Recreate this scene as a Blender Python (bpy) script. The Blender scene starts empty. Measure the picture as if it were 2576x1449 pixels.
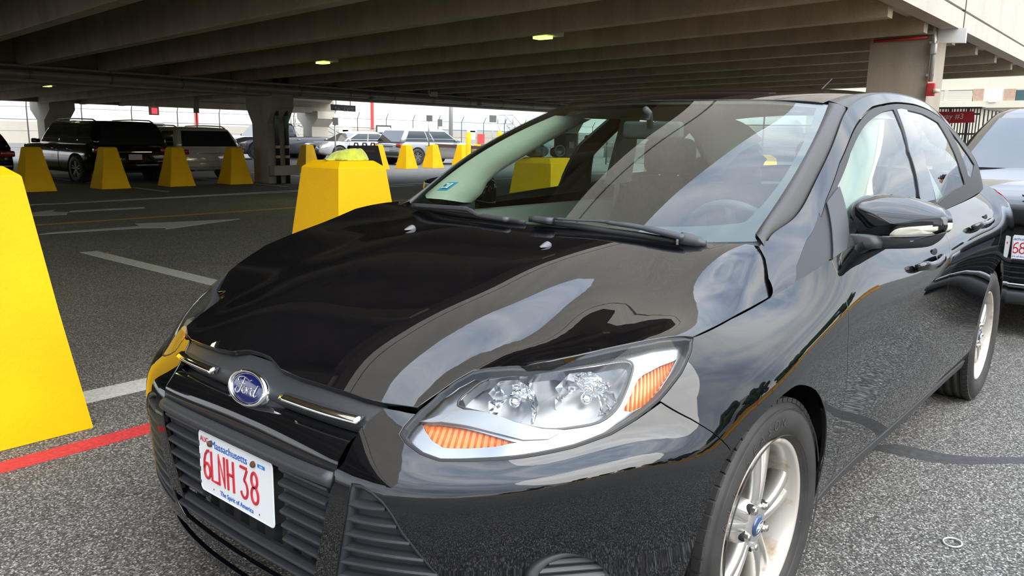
import bpy, math, random
import numpy as np
from mathutils import Vector, Matrix
from mathutils.geometry import delaunay_2d_cdt

random.seed(7)
SC = bpy.context.scene
COL = SC.collection
PI = math.pi

# ---------------------------------------------------------------- camera
CAM = np.array([1.7778, 1.5484, 1.2378]); YAW, PITCH, ROLL, FPX = 3.8404, -.1873, .0176, 2007.07
def cam_axes():
    cy, sy, cp, sp = math.cos(YAW), math.sin(YAW), math.cos(PITCH), math.sin(PITCH)
    f = np.array([cy*cp, sy*cp, sp]); r = np.array([sy, -cy, 0.]); u = np.cross(r, f)
    return np.array([math.cos(ROLL)*r + math.sin(ROLL)*u, -math.sin(ROLL)*r + math.cos(ROLL)*u, f])
RC = cam_axes()
cd = bpy.data.cameras.new('camera'); cam = bpy.data.objects.new('camera', cd); COL.objects.link(cam)
cd.sensor_width = 36; cd.lens = FPX*36/2576; cd.clip_start = .05; cd.clip_end = 600
m3 = Matrix(((RC[0][0], RC[1][0], -RC[2][0]), (RC[0][1], RC[1][1], -RC[2][1]), (RC[0][2], RC[1][2], -RC[2][2])))
cam.matrix_world = Matrix.Translation(Vector(CAM)) @ m3.to_4x4()
SC.camera = cam
def at(u, v, ax, val):
    """the point on a plane (x, y or z = val) that the photograph shows at u, v"""
    d = np.array([(u-1288)/FPX, -(v-724.5)/FPX, 1.]) @ RC
    i = 'xyz'.index(ax)
    return CAM + d*((val-CAM[i])/d[i])
def proj(X):
    q = (np.asarray(X, float)-CAM) @ RC.T
    return np.stack([1288+FPX*q[..., 0]/q[..., 2], 724.5-FPX*q[..., 1]/q[..., 2]], -1)

# ---------------------------------------------------------------- world, exposure
w = bpy.data.worlds.new('world'); SC.world = w; w.use_nodes = True
nt = w.node_tree; nt.nodes.clear()
def N(nt, t, **k):
    n = nt.nodes.new(t)
    for a, b in k.items():
        if a.startswith('i_'):
            key = a[2:].replace('_', ' ')
            n.inputs[key].default_value = b
        else: setattr(n, a, b)
    return n
def ramp(nt, fac, stops, interp='LINEAR'):
    r = nt.nodes.new('ShaderNodeValToRGB'); r.color_ramp.interpolation = interp
    e = r.color_ramp.elements
    while len(e) < len(stops): e.new(.5)
    for k, (p, c) in zip(e, stops): k.position = p; k.color = (*c, 1) if len(c) == 3 else c
    if fac is not None: nt.links.new(fac, r.inputs[0])
    return r
tc = N(nt, 'ShaderNodeTexCoord')
mp = N(nt, 'ShaderNodeMapping'); mp.inputs['Scale'].default_value = (1, 1, 2.6); mp.inputs['Rotation'].default_value = (.2, .1, .6)
nt.links.new(tc.outputs['Generated'], mp.inputs[0])
n1 = N(nt, 'ShaderNodeTexNoise', i_Scale=2.6, i_Detail=7, i_Roughness=.52, i_Distortion=.5)
nt.links.new(mp.outputs[0], n1.inputs['Vector'])
cl = ramp(nt, n1.outputs['Fac'], [(.28, (.36, .43, .56)), (.42, (.56, .64, .76)), (.55, (.80, .84, .90)), (.68, (1.05, 1.03, 1.0))])
sx = N(nt, 'ShaderNodeSeparateXYZ'); nt.links.new(tc.outputs['Generated'], sx.inputs[0])
hz = ramp(nt, sx.outputs['Z'], [(0, (.60, .60, .58)), (.12, (.56, .57, .57)), (.40, (.60, .63, .66)), (.70, (.95, .99, 1.06)), (1, (1.25, 1.29, 1.36))])
mx = N(nt, 'ShaderNodeMix', data_type='RGBA', blend_type='MULTIPLY'); mx.inputs['Factor'].default_value = 1
nt.links.new(cl.outputs[0], mx.inputs['A']); nt.links.new(hz.outputs[0], mx.inputs['B'])
bg = N(nt, 'ShaderNodeBackground', i_Strength=3.2); nt.links.new(mx.outputs['Result'], bg.inputs[0])
wo = N(nt, 'ShaderNodeOutputWorld'); nt.links.new(bg.outputs[0], wo.inputs[0])
sl = bpy.data.lights.new('sun', 'SUN'); sl.energy = 3.6; sl.angle = math.radians(70); sl.color = (1, .95, .86)
so = bpy.data.objects.new('sun', sl); COL.objects.link(so); so.rotation_euler = (math.radians(-52), math.radians(14), 0)
vs = SC.view_settings; vs.view_transform = 'Standard'; vs.look = 'None'; vs.gamma = 1; vs.use_curve_mapping = False
vs.exposure = 0.12
SC.cycles.max_bounces = 10; SC.cycles.transparent_max_bounces = 24; SC.cycles.caustics_refractive = False; SC.cycles.caustics_reflective = False
SC.cycles.sample_clamp_indirect = 8

# ---------------------------------------------------------------- materials
MATS = {}
def mat(name, col=(.5, .5, .5), rough=.5, metal=0, **k):
    if name in MATS: return MATS[name]
    m = bpy.data.materials.new(name); m.use_nodes = True; MATS[name] = m
    b = m.node_tree.nodes['Principled BSDF']
    b.inputs['Base Color'].default_value = (*col, 1); b.inputs['Roughness'].default_value = rough; b.inputs['Metallic'].default_value = metal
    for a, v in k.items():
        if a in ('noise', 'bump'): continue
        b.inputs[a.replace('_', ' ')].default_value = v
    nt = m.node_tree
    if 'noise' in k:   # (scale, amount, detail): the base colour varies by +-amount
        s, amt, det = k['noise']
        t = N(nt, 'ShaderNodeTexCoord'); n = N(nt, 'ShaderNodeTexNoise', i_Scale=s, i_Detail=det, i_Roughness=.6)
        nt.links.new(t.outputs['Object'], n.inputs['Vector'])
        r = ramp(nt, n.outputs['Fac'], [(.3, tuple(c*(1-amt) for c in col)), (.7, tuple(min(1, c*(1+amt)) for c in col))])
        nt.links.new(r.outputs[0], b.inputs['Base Color'])
    if 'bump' in k:    # (scale, distance)
        s, d = k['bump']
        t = N(nt, 'ShaderNodeTexCoord'); n = N(nt, 'ShaderNodeTexNoise', i_Scale=s, i_Detail=6)
        bp = N(nt, 'ShaderNodeBump', i_Strength=.6, i_Distance=d)
        nt.links.new(t.outputs['Object'], n.inputs['Vector']); nt.links.new(n.outputs['Fac'], bp.inputs['Height']); nt.links.new(bp.outputs[0], b.inputs['Normal'])
    return m
def glass(name, tint, ior=1.55, rough=0.0):
    """thin sheet of glass: tinted see-through mixed with a mirror by Fresnel"""
    if name in MATS: return MATS[name]
    m = bpy.data.materials.new(name); m.use_nodes = True; MATS[name] = m; nt = m.node_tree; nt.nodes.clear()
    tr = N(nt, 'ShaderNodeBsdfTransparent'); tr.inputs[0].default_value = (*tint, 1)
    gl = N(nt, 'ShaderNodeBsdfGlossy'); gl.inputs['Roughness'].default_value = rough; gl.inputs[0].default_value = (1, 1, 1, 1)
    f0 = ((ior-1)/(ior+1))**2      # Schlick, the same from both sides of the sheet
    lw = N(nt, 'ShaderNodeLayerWeight'); lw.inputs[0].default_value = .5
    pw = N(nt, 'ShaderNodeMath', operation='POWER'); nt.links.new(lw.outputs['Facing'], pw.inputs[0]); pw.inputs[1].default_value = 5.0
    fr = N(nt, 'ShaderNodeMath', operation='MULTIPLY_ADD'); nt.links.new(pw.outputs[0], fr.inputs[0]); fr.inputs[1].default_value = 1-f0; fr.inputs[2].default_value = f0
    mi = N(nt, 'ShaderNodeMixShader'); o = N(nt, 'ShaderNodeOutputMaterial')
    nt.links.new(fr.outputs[0], mi.inputs[0]); nt.links.new(tr.outputs[0], mi.inputs[1]); nt.links.new(gl.outputs[0], mi.inputs[2]); nt.links.new(mi.outputs[0], o.inputs[0])
    return m
def emit(name, col, s):
    m = mat(name, (0, 0, 0)); b = m.node_tree.nodes['Principled BSDF']
    b.inputs['Emission Color'].default_value = (*col, 1); b.inputs['Emission Strength'].default_value = s
    return m
PAINT = mat('black_paint', (.0022, .0024, .0036), .4, 0, IOR=1.02, Coat_Weight=1., Coat_Roughness=.010, Coat_IOR=1.75)
CHROME = mat('chrome', (.86, .87, .88), .06, 1)
PLASTIC = mat('black_plastic', (.032, .034, .037), .42, bump=(420, .0004))
GLOSSBLK = mat('gloss_black_plastic', (.004, .004, .005), .07, Coat_Weight=.6)
RUBBER = mat('rubber', (.017, .017, .017), .6)
TYRE = mat('tyre_rubber', (.030, .028, .027), .62, noise=(9, .35, 4))
DARK = mat('dark_underbody', (.006, .006, .006), .8)
WS_GLASS = glass('windshield_glass', (.78, .93, .84), 1.85)
SIDE_GLASS = glass('side_window_glass', (.50, .62, .57), 2.2)
LENS = glass('headlight_lens', (.97, .98, .98), 1.35)

# ---------------------------------------------------------------- mesh helpers
class MB:
    def __init__(s): s.v = []; s.f = []; s.m = []; s.sm = []; s.nr = {}
    def add(s, vs, fs, m=0, sm=False):
        o = len(s.v); s.v += [tuple(float(c) for c in v) for v in vs]
        for f in fs: s.f.append([i+o for i in f]); s.m.append(m); s.sm.append(sm)
        return s
    def box(s, c, d, m=0, R=None):
        c = np.array(c, float); d = np.array(d, float)/2
        P = np.array([[x, y, z] for z in (-1, 1) for y in (-1, 1) for x in (-1, 1)])*d
        if R is not None: P = P @ np.array(R).T
        return s.add(P+c, [(0, 2, 3, 1), (4, 5, 7, 6), (0, 1, 5, 4), (2, 6, 7, 3), (0, 4, 6, 2), (1, 3, 7, 5)], m)
    def hexa(s, P, m=0):
        """8 points: bottom ring of 4, then top ring of 4 (both counter-clockwise from above)"""
        return s.add(P, [(3, 2, 1, 0), (4, 5, 6, 7), (0, 1, 5, 4), (1, 2, 6, 5), (2, 3, 7, 6), (3, 0, 4, 7)], m)
    def rbox(s, c, d, r=.02, seg=3, m=0, R=None):
        """box with rounded vertical and horizontal edges (superellipsoid-like)"""
        c = np.array(c, float); d = np.array(d, float)/2; r = min(r, *(d*.98))
        n = seg
        ang = [i*PI/2/n for i in range(n+1)]
        ring = []
        for sx_, sy_, a0 in ((1, 1, 0), (-1, 1, PI/2), (-1, -1, PI), (1, -1, 1.5*PI)):
            for a in ang: ring.append((sx_, sy_, math.cos(a0+a), math.sin(a0+a)))
        lat = [(-1, -PI/2+a) for a in ang]+[(1, a) for a in ang]
        P = []
        for sz_, b in lat:
            for sx_, sy_, ca, sa in ring:
                P.append((sx_*(d[0]-r)+r*math.cos(b)*ca, sy_*(d[1]-r)+r*math.cos(b)*sa, sz_*(d[2]-r)+r*math.sin(b)))
        P = np.array(P)
        if R is not None: P = P @ np.array(R).T
        k = len(ring); L = len(lat); fs = []
        for j in range(L-1):
            for i in range(k): fs.append((j*k+i, j*k+(i+1) % k, (j+1)*k+(i+1) % k, (j+1)*k+i))
        fs.append(list(range(k))[::-1]); fs.append([(L-1)*k+i for i in range(k)])
        return s.add(P+c, fs, m, True)
    def grid(s, G, m=0, sm=True, closed=False, caps=False):
        G = np.asarray(G, float); a, b = G.shape[:2]; fs = []
        for i in range(a-1):
            for j in range(b if closed else b-1): fs.append((i*b+j, i*b+(j+1) % b, (i+1)*b+(j+1) % b, (i+1)*b+j))
        if caps: fs.append(list(range(b))[::-1]); fs.append([(a-1)*b+j for j in range(b)])
        return s.add(G.reshape(-1, 3), fs, m, sm)
    def tube(s, path, r, n=10, m=0, up=(0, 0, 1), sect=None, caps=True, sm=True):
        """sweep a circle (or a 2D section, list of (a, b)) along a path; r may be a list"""
        P = np.array(path, float); k = len(P)
        T = np.gradient(P, axis=0); T /= np.linalg.norm(T, axis=1)[:, None]+1e-12
        up = np.array(up, float); G = []
        rr = r if hasattr(r, '__len__') else [r]*k
        sec = sect if sect is not None else [(math.cos(2*PI*i/n), math.sin(2*PI*i/n)) for i in range(n)]
        A0 = None
        for i in range(k):
            A = np.cross(T[i], up)
            if np.linalg.norm(A) < 1e-3: A = A0 if A0 is not None else np.cross(T[i], (1, 0, 0.1))
            A = A/np.linalg.norm(A)
            if A0 is not None and A @ A0 < 0: A = -A
            A0 = A; B = np.cross(A, T[i])
            G.append([P[i]+(A*a+B*b)*rr[i] for a, b in sec])
        return s.grid(G, m, sm, closed=True, caps=caps)
    def cyl(s, p0, p1, r0, r1=None, n=16, m=0, sm=True):
        r1 = r0 if r1 is None else r1
        return s.tube([p0, p1], [r0, r1], n, m, up=(0, 0, 1) if abs(np.array(p1)-np.array(p0))[2] < .9*np.linalg.norm(np.array(p1)-np.array(p0)) else (0, 1, 0), sm=sm)
    def lathe(s, prof, c, ax, n=32, m=0, sm=True, a0=0, a1=2*PI):
        """prof: (radius, height along axis)"""
        c = np.array(c, float); ax = np.array(ax, float); ax /= np.linalg.norm(ax)
        a = np.cross(ax, (0, 0, 1.)); a = a/np.linalg.norm(a) if np.linalg.norm(a) > 1e-3 else np.array([1., 0, 0]); b = np.cross(ax, a)
        full = abs(a1-a0-2*PI) < 1e-6; k = n if full else n+1; G = []
        for r, h in prof: G.append([c+ax*h+(a*math.cos(t)+b*math.sin(t))*r for t in [a0+(a1-a0)*i/n for i in range(k)]])
        return s.grid(G, m, sm, closed=full)
    def ell(s, c, r, nu=16, nv=10, m=0, R=None):
        c = np.array(c, float); G = []
        for j in range(nv+1):
            b = -PI/2+PI*j/nv
            G.append([(r[0]*math.cos(b)*math.cos(2*PI*i/nu), r[1]*math.cos(b)*math.sin(2*PI*i/nu), r[2]*math.sin(b)) for i in range(nu)])
        G = np.array(G)
        if R is not None: G = G @ np.array(R).T
        return s.grid(G+c, m, True, closed=True)
    def prism(s, poly, o, ex, ey, ez, d0, d1, m=0, sm=False):
        """extrude a 2D polygon (in axes ex, ey at o) along ez from d0 to d1"""
        o, ex, ey, ez = [np.array(q, float) for q in (o, ex, ey, ez)]; n = len(poly)
        P = [o+ex*a+ey*b+ez*d0 for a, b in poly]+[o+ex*a+ey*b+ez*d1 for a, b in poly]
        s.add(P, [(i, (i+1) % n, n+(i+1) % n, n+i) for i in range(n)], m, sm)
        return s.add(P, [list(range(n))[::-1], list(range(n, 2*n))], m, False)
    def data(s, name, mats, nor=None):
        me = bpy.data.meshes.new(name); me.from_pydata(s.v, [], s.f); me.update()
        for q in (mats if isinstance(mats, (list, tuple)) else [mats]): me.materials.append(q)
        me.polygons.foreach_set('material_index', s.m); me.polygons.foreach_set('use_smooth', s.sm)
        if nor is not None: me.normals_split_custom_set_from_vertices([tuple(q) for q in nor])
        me.validate(clean_customdata=False); me.update()
        return me
    def build(s, name, mats, parent=None, fix=True):
        me = s.data(name, mats)
        if fix:
            import bmesh
            bm = bmesh.new(); bm.from_mesh(me); bmesh.ops.recalc_face_normals(bm, faces=bm.faces[:]); bm.to_mesh(me); bm.free()
        return link(name, me, parent)
def link(name, me, parent=None):
    o = bpy.data.objects.new(name, me); COL.objects.link(o)
    if parent is not None: o.parent = parent; o.matrix_parent_inverse = Matrix.Translation(-Vector(parent_loc(parent)))
    return o
def parent_loc(p):
    return Vector(p.location) if p.type == "EMPTY" else Vector((0, 0, 0))
def thing(name, label, cat, loc=(0, 0, 0), group=None):
    o = bpy.data.objects.new(name, None); COL.objects.link(o); o.location = loc; o.empty_display_size = .1
    return tag(o, label, cat, group)
def tag(o, label=None, cat=None, group=None, kind=None):
    if label: o['label'] = label
    if cat: o['category'] = cat
    if group: o['group'] = group
    if kind: o['kind'] = kind
    return o
def struct(o): o['kind'] = 'structure'; return o
def clone(o, parent=None):
    c = o.copy(); COL.objects.link(c)
    if parent is not None: c.parent = parent
    for ch in o.children: clone(ch, c)
    return c
def smoothline(pts, n=8, closed=False):
    """Catmull-Rom through points, n steps per span"""
    P = np.array(pts, float); k = len(P); out = []
    for i in range(k if closed else k-1):
        p0 = P[(i-1) % k] if closed or i > 0 else 2*P[0]-P[1]
        p1 = P[i]; p2 = P[(i+1) % k]; p3 = P[(i+2) % k] if closed or i+2 < k else 2*P[-1]-P[-2]
        for j in range(n):
            t = j/n
            out.append(.5*((2*p1)+(-p0+p2)*t+(2*p0-5*p1+4*p2-p3)*t*t+(-p0+3*p1-3*p2+p3)*t**3))
    if not closed: out.append(P[-1])
    return np.array(out)
# ---------------------------------------------------------------- smooth surfaces and trimmed panels
def nat_basis(kn):
    kn = np.array(kn, float); n = len(kn); h = np.diff(kn)
    A = np.zeros((n, n)); R = np.zeros((n, n)); A[0, 0] = A[-1, -1] = 1
    for i in range(1, n-1):
        A[i, i-1] = h[i-1]; A[i, i] = 2*(h[i-1]+h[i]); A[i, i+1] = h[i]
        R[i, i-1] = 6/h[i-1]; R[i, i] = -6/h[i-1]-6/h[i]; R[i, i+1] = 6/h[i]
    M2 = np.linalg.solve(A, R); I = np.eye(n)
    def f(t):
        t = np.asarray(t, float); i = np.clip(np.searchsorted(kn, t)-1, 0, n-2); hh = h[i]
        a = ((kn[i+1]-t)/hh)[:, None]; b = ((t-kn[i])/hh)[:, None]
        ac = np.clip(a, -.25, 1.25); bc = np.clip(b, -.25, 1.25)
        return a*I[i]+b*I[i+1]+((ac**3-ac)*M2[i]+(bc**3-bc)*M2[i+1])*(hh**2)[:, None]/6
    return f
class Surf:
    """interpolating bicubic surface through a net [v row][u station]"""
    def __init__(s, net, ku=None, kv=None, flip=False):
        s.P = np.array(net, float); s.sg = -1 if flip else 1
        d = np.linalg.norm(np.diff(s.P, axis=1), axis=2).mean(0); s.ku = np.concatenate([[0], np.cumsum(d)]) if ku is None else np.array(ku, float)
        d = np.linalg.norm(np.diff(s.P, axis=0), axis=2).mean(1); s.kv = np.concatenate([[0], np.cumsum(d)]) if kv is None else np.array(kv, float)
        s.bu = nat_basis(s.ku); s.bv = nat_basis(s.kv)
    def e(s, uv):
        uv = np.asarray(uv, float).reshape(-1, 2)
        return np.einsum('nj,ni,ijk->nk', s.bu(uv[:, 0]), s.bv(uv[:, 1]), s.P)
    def n(s, uv):
        uv = np.asarray(uv, float).reshape(-1, 2); h = 1e-4
        a = s.e(uv+[h, 0])-s.e(uv-[h, 0]); b = s.e(uv+[0, h])-s.e(uv-[0, h]); q = np.cross(a, b)*s.sg
        return q/(np.linalg.norm(q, axis=1)[:, None]+1e-15)
    def inv(s, T, g, dom=None, facing=False):
        """uv where g(point) equals each row of T (2 numbers)"""
        T = np.asarray(T, float).reshape(-1, 2); d = dom or (s.ku[0], s.ku[-1], s.kv[0], s.kv[-1])
        U, V = np.meshgrid(np.linspace(d[0], d[1], 90), np.linspace(d[2], d[3], 60)); S0 = np.stack([U.ravel(), V.ravel()], 1)
        X = s.e(S0); G = g(X)
        if facing:
            ok = ((CAM-X)*s.n(S0)).sum(1) > 0; G[~ok] = 1e9
        out = []
        for t in T: out.append(S0[np.argmin(((G-t)**2).sum(1))])
        uv = np.array(out); h = 1e-4
        for _ in range(14):
            r = g(s.e(uv))-T; a = (g(s.e(uv+[h, 0]))-g(s.e(uv-[h, 0])))/(2*h); b = (g(s.e(uv+[0, h]))-g(s.e(uv-[0, h])))/(2*h)
            det = a[:, 0]*b[:, 1]-a[:, 1]*b[:, 0]; det = np.where(abs(det) < 1e-9, 1e-9, det)
            du = (r[:, 0]*b[:, 1]-r[:, 1]*b[:, 0])/det; dv = (a[:, 0]*r[:, 1]-a[:, 1]*r[:, 0])/det
            uv = uv-np.clip(np.stack([du, dv], 1), -.06, .06)
        return uv
    def px(s, pts, dom=None): return s.inv(pts, proj, dom, True)
    def xz(s, pts, dom=None): return s.inv(pts, lambda X: X[:, [0, 2]], dom)
    def xy(s, pts, dom=None): return s.inv(pts, lambda X: X[:, [0, 1]], dom)
    def yz(s, pts, dom=None): return s.inv(pts, lambda X: X[:, [1, 2]], dom)
def dens(poly, res, closed=True):
    P = np.array(poly, float); out = []; n = len(P)
    for i in range(n if closed else n-1):
        a, b = P[i], P[(i+1) % n]; L = np.linalg.norm(b-a)
        if L < 1e-5: continue
        k = max(1, int(math.ceil(L/res)))
        for j in range(k): out.append(a+(b-a)*j/k)
    if not closed: out.append(P[-1])
    return np.array(out)
def inside(pt, poly):
    x, y = pt[:, 0], pt[:, 1]; r = np.zeros(len(pt), bool); P = poly; Q = np.roll(poly, -1, axis=0)
    for (x0, y0), (x1, y1) in zip(P, Q):
        if y0 == y1: continue
        c = ((y0 > y) != (y1 > y)) & (x < (x1-x0)*(y-y0)/(y1-y0)+x0); r ^= c
    return r
def area(P): x, y = P[:, 0], P[:, 1]; return .5*np.sum(x*np.roll(y, -1)-np.roll(x, -1)*y)
def inset(P, d):
    """move a closed polygon inward by d (for counter-clockwise order)"""
    a = P-np.roll(P, 1, axis=0); b = np.roll(P, -1, axis=0)-P
    a /= np.linalg.norm(a, axis=1)[:, None]+1e-12; b /= np.linalg.norm(b, axis=1)[:, None]+1e-12
    t = a+b; t /= np.linalg.norm(t, axis=1)[:, None]+1e-12
    nn = np.stack([-t[:, 1], t[:, 0]], 1)
    return P+nn*d, -nn
def trim(S, outer, holes=(), res=.03, gap=.0018, lip=.012, off=0., bgap=None):
    """trimmed surface: returns (verts, faces, normals)"""
    bres = min(res, .02)
    loops = []
    for k, L in enumerate([outer]+list(holes)):
        L = dens(L, bres)
        if area(L) < 0: L = L[::-1]
        if k: L = L[::-1]
        L2, out = inset(L, gap); loops.append((L2, out))
    allp = np.concatenate([l[0] for l in loops]); ed = []; o = 0
    for l, _ in loops:
        n = len(l); ed += [(o+i, o+(i+1) % n) for i in range(n)]; o += n
    lo, hi = allp.min(0), allp.max(0)
    gx, gy = np.meshgrid(np.arange(lo[0]+res/2, hi[0], res), np.arange(lo[1]+res/2, hi[1], res)); gp = np.stack([gx.ravel(), gy.ravel()], 1)
    ok = inside(gp, loops[0][0])
    for l, _ in loops[1:]: ok &= ~inside(gp, l)
    gp = gp[ok]
    if len(gp):
        d = np.full(len(gp), 9.)
        for p in allp: d = np.minimum(d, ((gp-p)**2).sum(1))
        gp = gp[d > (res*.45)**2]
    vs_ = [Vector(p) for p in allp]+[Vector(p) for p in gp]
    r = delaunay_2d_cdt(vs_, ed, [], 0, 1e-7)
    V2 = np.array([tuple(q) for q in r[0]]); F = [f for f in r[2]]
    c = np.array([V2[list(f)].mean(0) for f in F]); ok = inside(c, loops[0][0])
    for l, _ in loops[1:]: ok &= ~inside(c, l)
    F = [list(f) for f, q in zip(F, ok) if q]
    X = S.e(V2); Nn = S.n(V2); X = X+Nn*off
    verts = [X]; nors = [Nn]; base = len(X)
    # orient faces along the normals
    f0 = np.array([f[:3] for f in F]); fn = np.cross(X[f0[:, 1]]-X[f0[:, 0]], X[f0[:, 2]]-X[f0[:, 0]])
    flip = (fn*Nn[f0[:, 0]]).sum(1) < 0
    F = [f[::-1] if q else f for f, q in zip(F, flip)]
    if lip:
        for l, out in loops:
            P = S.e(l); nn = S.n(l); P = P+nn*off; T = S.e(l+out*.001)-S.e(l); T -= nn*(T*nn).sum(1)[:, None]; T /= np.linalg.norm(T, axis=1)[:, None]+1e-12
            g = gap if bgap is None else bgap
            rings = [(P, nn), (P-nn*.0012+T*.0008, nn*.6+T*.8), (P-nn*.003+T*.001, T), (P-nn*lip+T*g*1.15, T)]
            n = len(l)
            for k, (q, m_) in enumerate(rings): verts.append(q); nors.append(m_/np.linalg.norm(m_, axis=1)[:, None])
            for k in range(3):
                for i in range(n):
                    a, b = base+k*n+i, base+k*n+(i+1) % n; F.append([b, a, a+n, b+n])
            base += 4*n
    V = np.concatenate(verts); NN = np.concatenate(nors)
    # fix lip orientation by normals
    out = []
    for f in F:
        p = V[f[0]], V[f[1]], V[f[2]]; q = np.cross(p[1]-p[0], p[2]-p[0])
        out.append(f[::-1] if q @ (NN[f[0]]+NN[f[1]]+NN[f[2]]) < 0 else f)
    return V, out, NN
def mirror(t): V, F, Nn = t; s = np.array([1, -1, 1.]); return V*s, [f[::-1] for f in F], Nn*s
def join(a, b): n = len(a[0]); return np.concatenate([a[0], b[0]]), a[1]+[[i+n for i in f] for f in b[1]], np.concatenate([a[2], b[2]])
def put(name, t, mt, parent):
    V, F, Nn = t; me = bpy.data.meshes.new(name); me.from_pydata([tuple(v) for v in V], [], F); me.update()
    me.materials.append(mt); me.polygons.foreach_set('use_smooth', [True]*len(F))
    me.normals_split_custom_set_from_vertices([tuple(q) for q in Nn]); me.update()
    return link(name, me, parent)
def both(name, t, mt, parent): return put(name, t, mt, parent), put(name, mirror(t), mt, parent)
class Off(Surf):
    """a surface pushed along its normals by d"""
    def __init__(s, S, d): s.S = S; s.d = d; s.ku = S.ku; s.kv = S.kv; s.sg = S.sg
    def e(s, uv): return s.S.e(uv)+s.S.n(uv)*s.d
    def n(s, uv): return s.S.n(uv)
def loft(rows, name, mt, parent, sm=True, thick=0):
    g = MB(); g.grid(np.array(rows), 0, sm); return g.build(name, mt, parent)
# ---------------------------------------------------------------- ground
def asphalt():
    m = bpy.data.materials.new('asphalt'); m.use_nodes = True; nt = m.node_tree; b = nt.nodes['Principled BSDF']
    tc = N(nt, 'ShaderNodeTexCoord')
    v = N(nt, 'ShaderNodeTexVoronoi', i_Scale=200.); n = N(nt, 'ShaderNodeTexNoise', i_Scale=95., i_Detail=6, i_Roughness=.75); big = N(nt, 'ShaderNodeTexNoise', i_Scale=.7, i_Detail=6, i_Roughness=.6)
    for q in (v, n, big): nt.links.new(tc.outputs['Object'], q.inputs['Vector'])
    sep = N(nt, 'ShaderNodeSeparateColor'); nt.links.new(v.outputs['Color'], sep.inputs[0])
    r1 = ramp(nt, sep.outputs[0], [(.0, (.027, .026, .023)), (.40, (.088, .083, .074)), (.78, (.185, .175, .158)), (.96, (.45, .435, .41))])
    r2 = ramp(nt, n.outputs['Fac'], [(.3, (.45, .45, .45)), (.52, (1, 1, 1)), (.72, (1.5, 1.48, 1.42))])
    r3 = ramp(nt, big.outputs['Fac'], [(.25, (.72, .72, .72)), (.5, (1, 1, 1)), (.75, (1.16, 1.15, 1.12))])
    m1 = N(nt, 'ShaderNodeMix', data_type='RGBA', blend_type='MULTIPLY'); m1.inputs['Factor'].default_value = 1; nt.links.new(r1.outputs[0], m1.inputs['A']); nt.links.new(r2.outputs[0], m1.inputs['B'])
    m2 = N(nt, 'ShaderNodeMix', data_type='RGBA', blend_type='MULTIPLY'); m2.inputs['Factor'].default_value = 1; nt.links.new(m1.outputs['Result'], m2.inputs['A']); nt.links.new(r3.outputs[0], m2.inputs['B'])
    # dark wet-looking stain beside the rear wheel, tyre marks in the lane
    nt.links.new(m2.outputs['Result'], b.inputs['Base Color']); b.inputs['Roughness'].default_value = .92
    bp = N(nt, 'ShaderNodeBump', i_Strength=.8, i_Distance=.004); nt.links.new(n.outputs['Fac'], bp.inputs['Height']); nt.links.new(bp.outputs[0], b.inputs['Normal'])
    return m
ASPH = asphalt()
g = MB(); g.box((-40, -40, -.1), (260, 260, .2)); floor = struct(g.build('floor', ASPH)); tag(floor, 'grey speckled asphalt ground of the car park', None)
WPAINT = mat('white_road_paint', (.52, .52, .50), .8, noise=(60, .28, 6)); RPAINT = mat('red_road_paint', (.52, .035, .04), .8, noise=(60, .30, 6)); YPAINT = mat('yellow_road_paint', (.45, .24, .03), .8, noise=(60, .25, 6))
def flat(poly, name, mt, z=.003):
    g = MB(); n = len(poly); g.prism(poly, (0, 0, 0), (1, 0, 0), (0, 1, 0), (0, 0, 1), -.002, z, 0); return g.build(name, mt, floor)
flat([(3, -1.73), (3, -1.62), (-60, -1.62), (-60, -1.73)], 'red_line', RPAINT)
flat([(3, -2.37), (3, -2.19), (-30, -2.19), (-30, -2.37)], 'white_line', WPAINT)
for x in (-1.62, -4.45, -7.3): flat([(x-.09, -7.0), (x+.07, -7.02), (x+.08, -2.37), (x-.08, -2.37)], 'stall_line', WPAINT)
def arrow(x0, y0, L, sg, name):
    P = [(0, -.05), (L*.42, -.05), (L*.42, -.26), (L, 0), (L*.42, .26), (L*.42, .05), (0, .05)]
    flat([(x0+sg*a, y0+b*1.2) for a, b in (P if sg > 0 else P[::-1])][::1], name, WPAINT)
def px2g(pts): return [tuple(at(u, v, 'z', 0)[:2]) for u, v in pts]
flat(px2g([(97,590),(350,574),(352,569),(128,585)])[::-1], 'arrow_shaft', WPAINT)
flat(px2g([(350,574),(418,573),(416,577),(604,551),(340,563),(352,569)])[::-1], 'arrow_head', WPAINT)
flat(px2g([(172,534),(365,524),(362,521),(180,530)])[::-1], 'arrow_shaft', WPAINT)
flat(px2g([(60,545),(168,540),(172,534),(130,533),(140,528),(66,537)])[::-1], 'arrow_head', WPAINT)
flat([(4, -9.72), (4, -9.82), (-40, -10.55), (-40, -10.45)], 'yellow_lane_line', YPAINT)
flat([(4, -12.3), (4, -12.42), (-40, -16.2), (-40, -16.1)], 'white_line', WPAINT)
flat([(-3.4, -12.9), (-3.4, -13.02), (-12, -13.3), (-12, -13.2)], 'white_line', WPAINT)
for x in (-3.3, -6.3, -9.2, -12.2): flat([(x-.05, -21), (x+.05, -21), (x+.05, -14.6), (x-.05, -14.6)], 'stall_line', WPAINT)
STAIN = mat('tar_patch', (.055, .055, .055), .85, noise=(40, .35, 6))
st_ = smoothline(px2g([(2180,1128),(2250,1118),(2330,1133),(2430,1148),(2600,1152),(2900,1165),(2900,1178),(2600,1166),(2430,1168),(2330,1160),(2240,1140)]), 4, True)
flat([tuple(q) for q in st_][::-1], 'tar_stain', STAIN, .0015)

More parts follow.
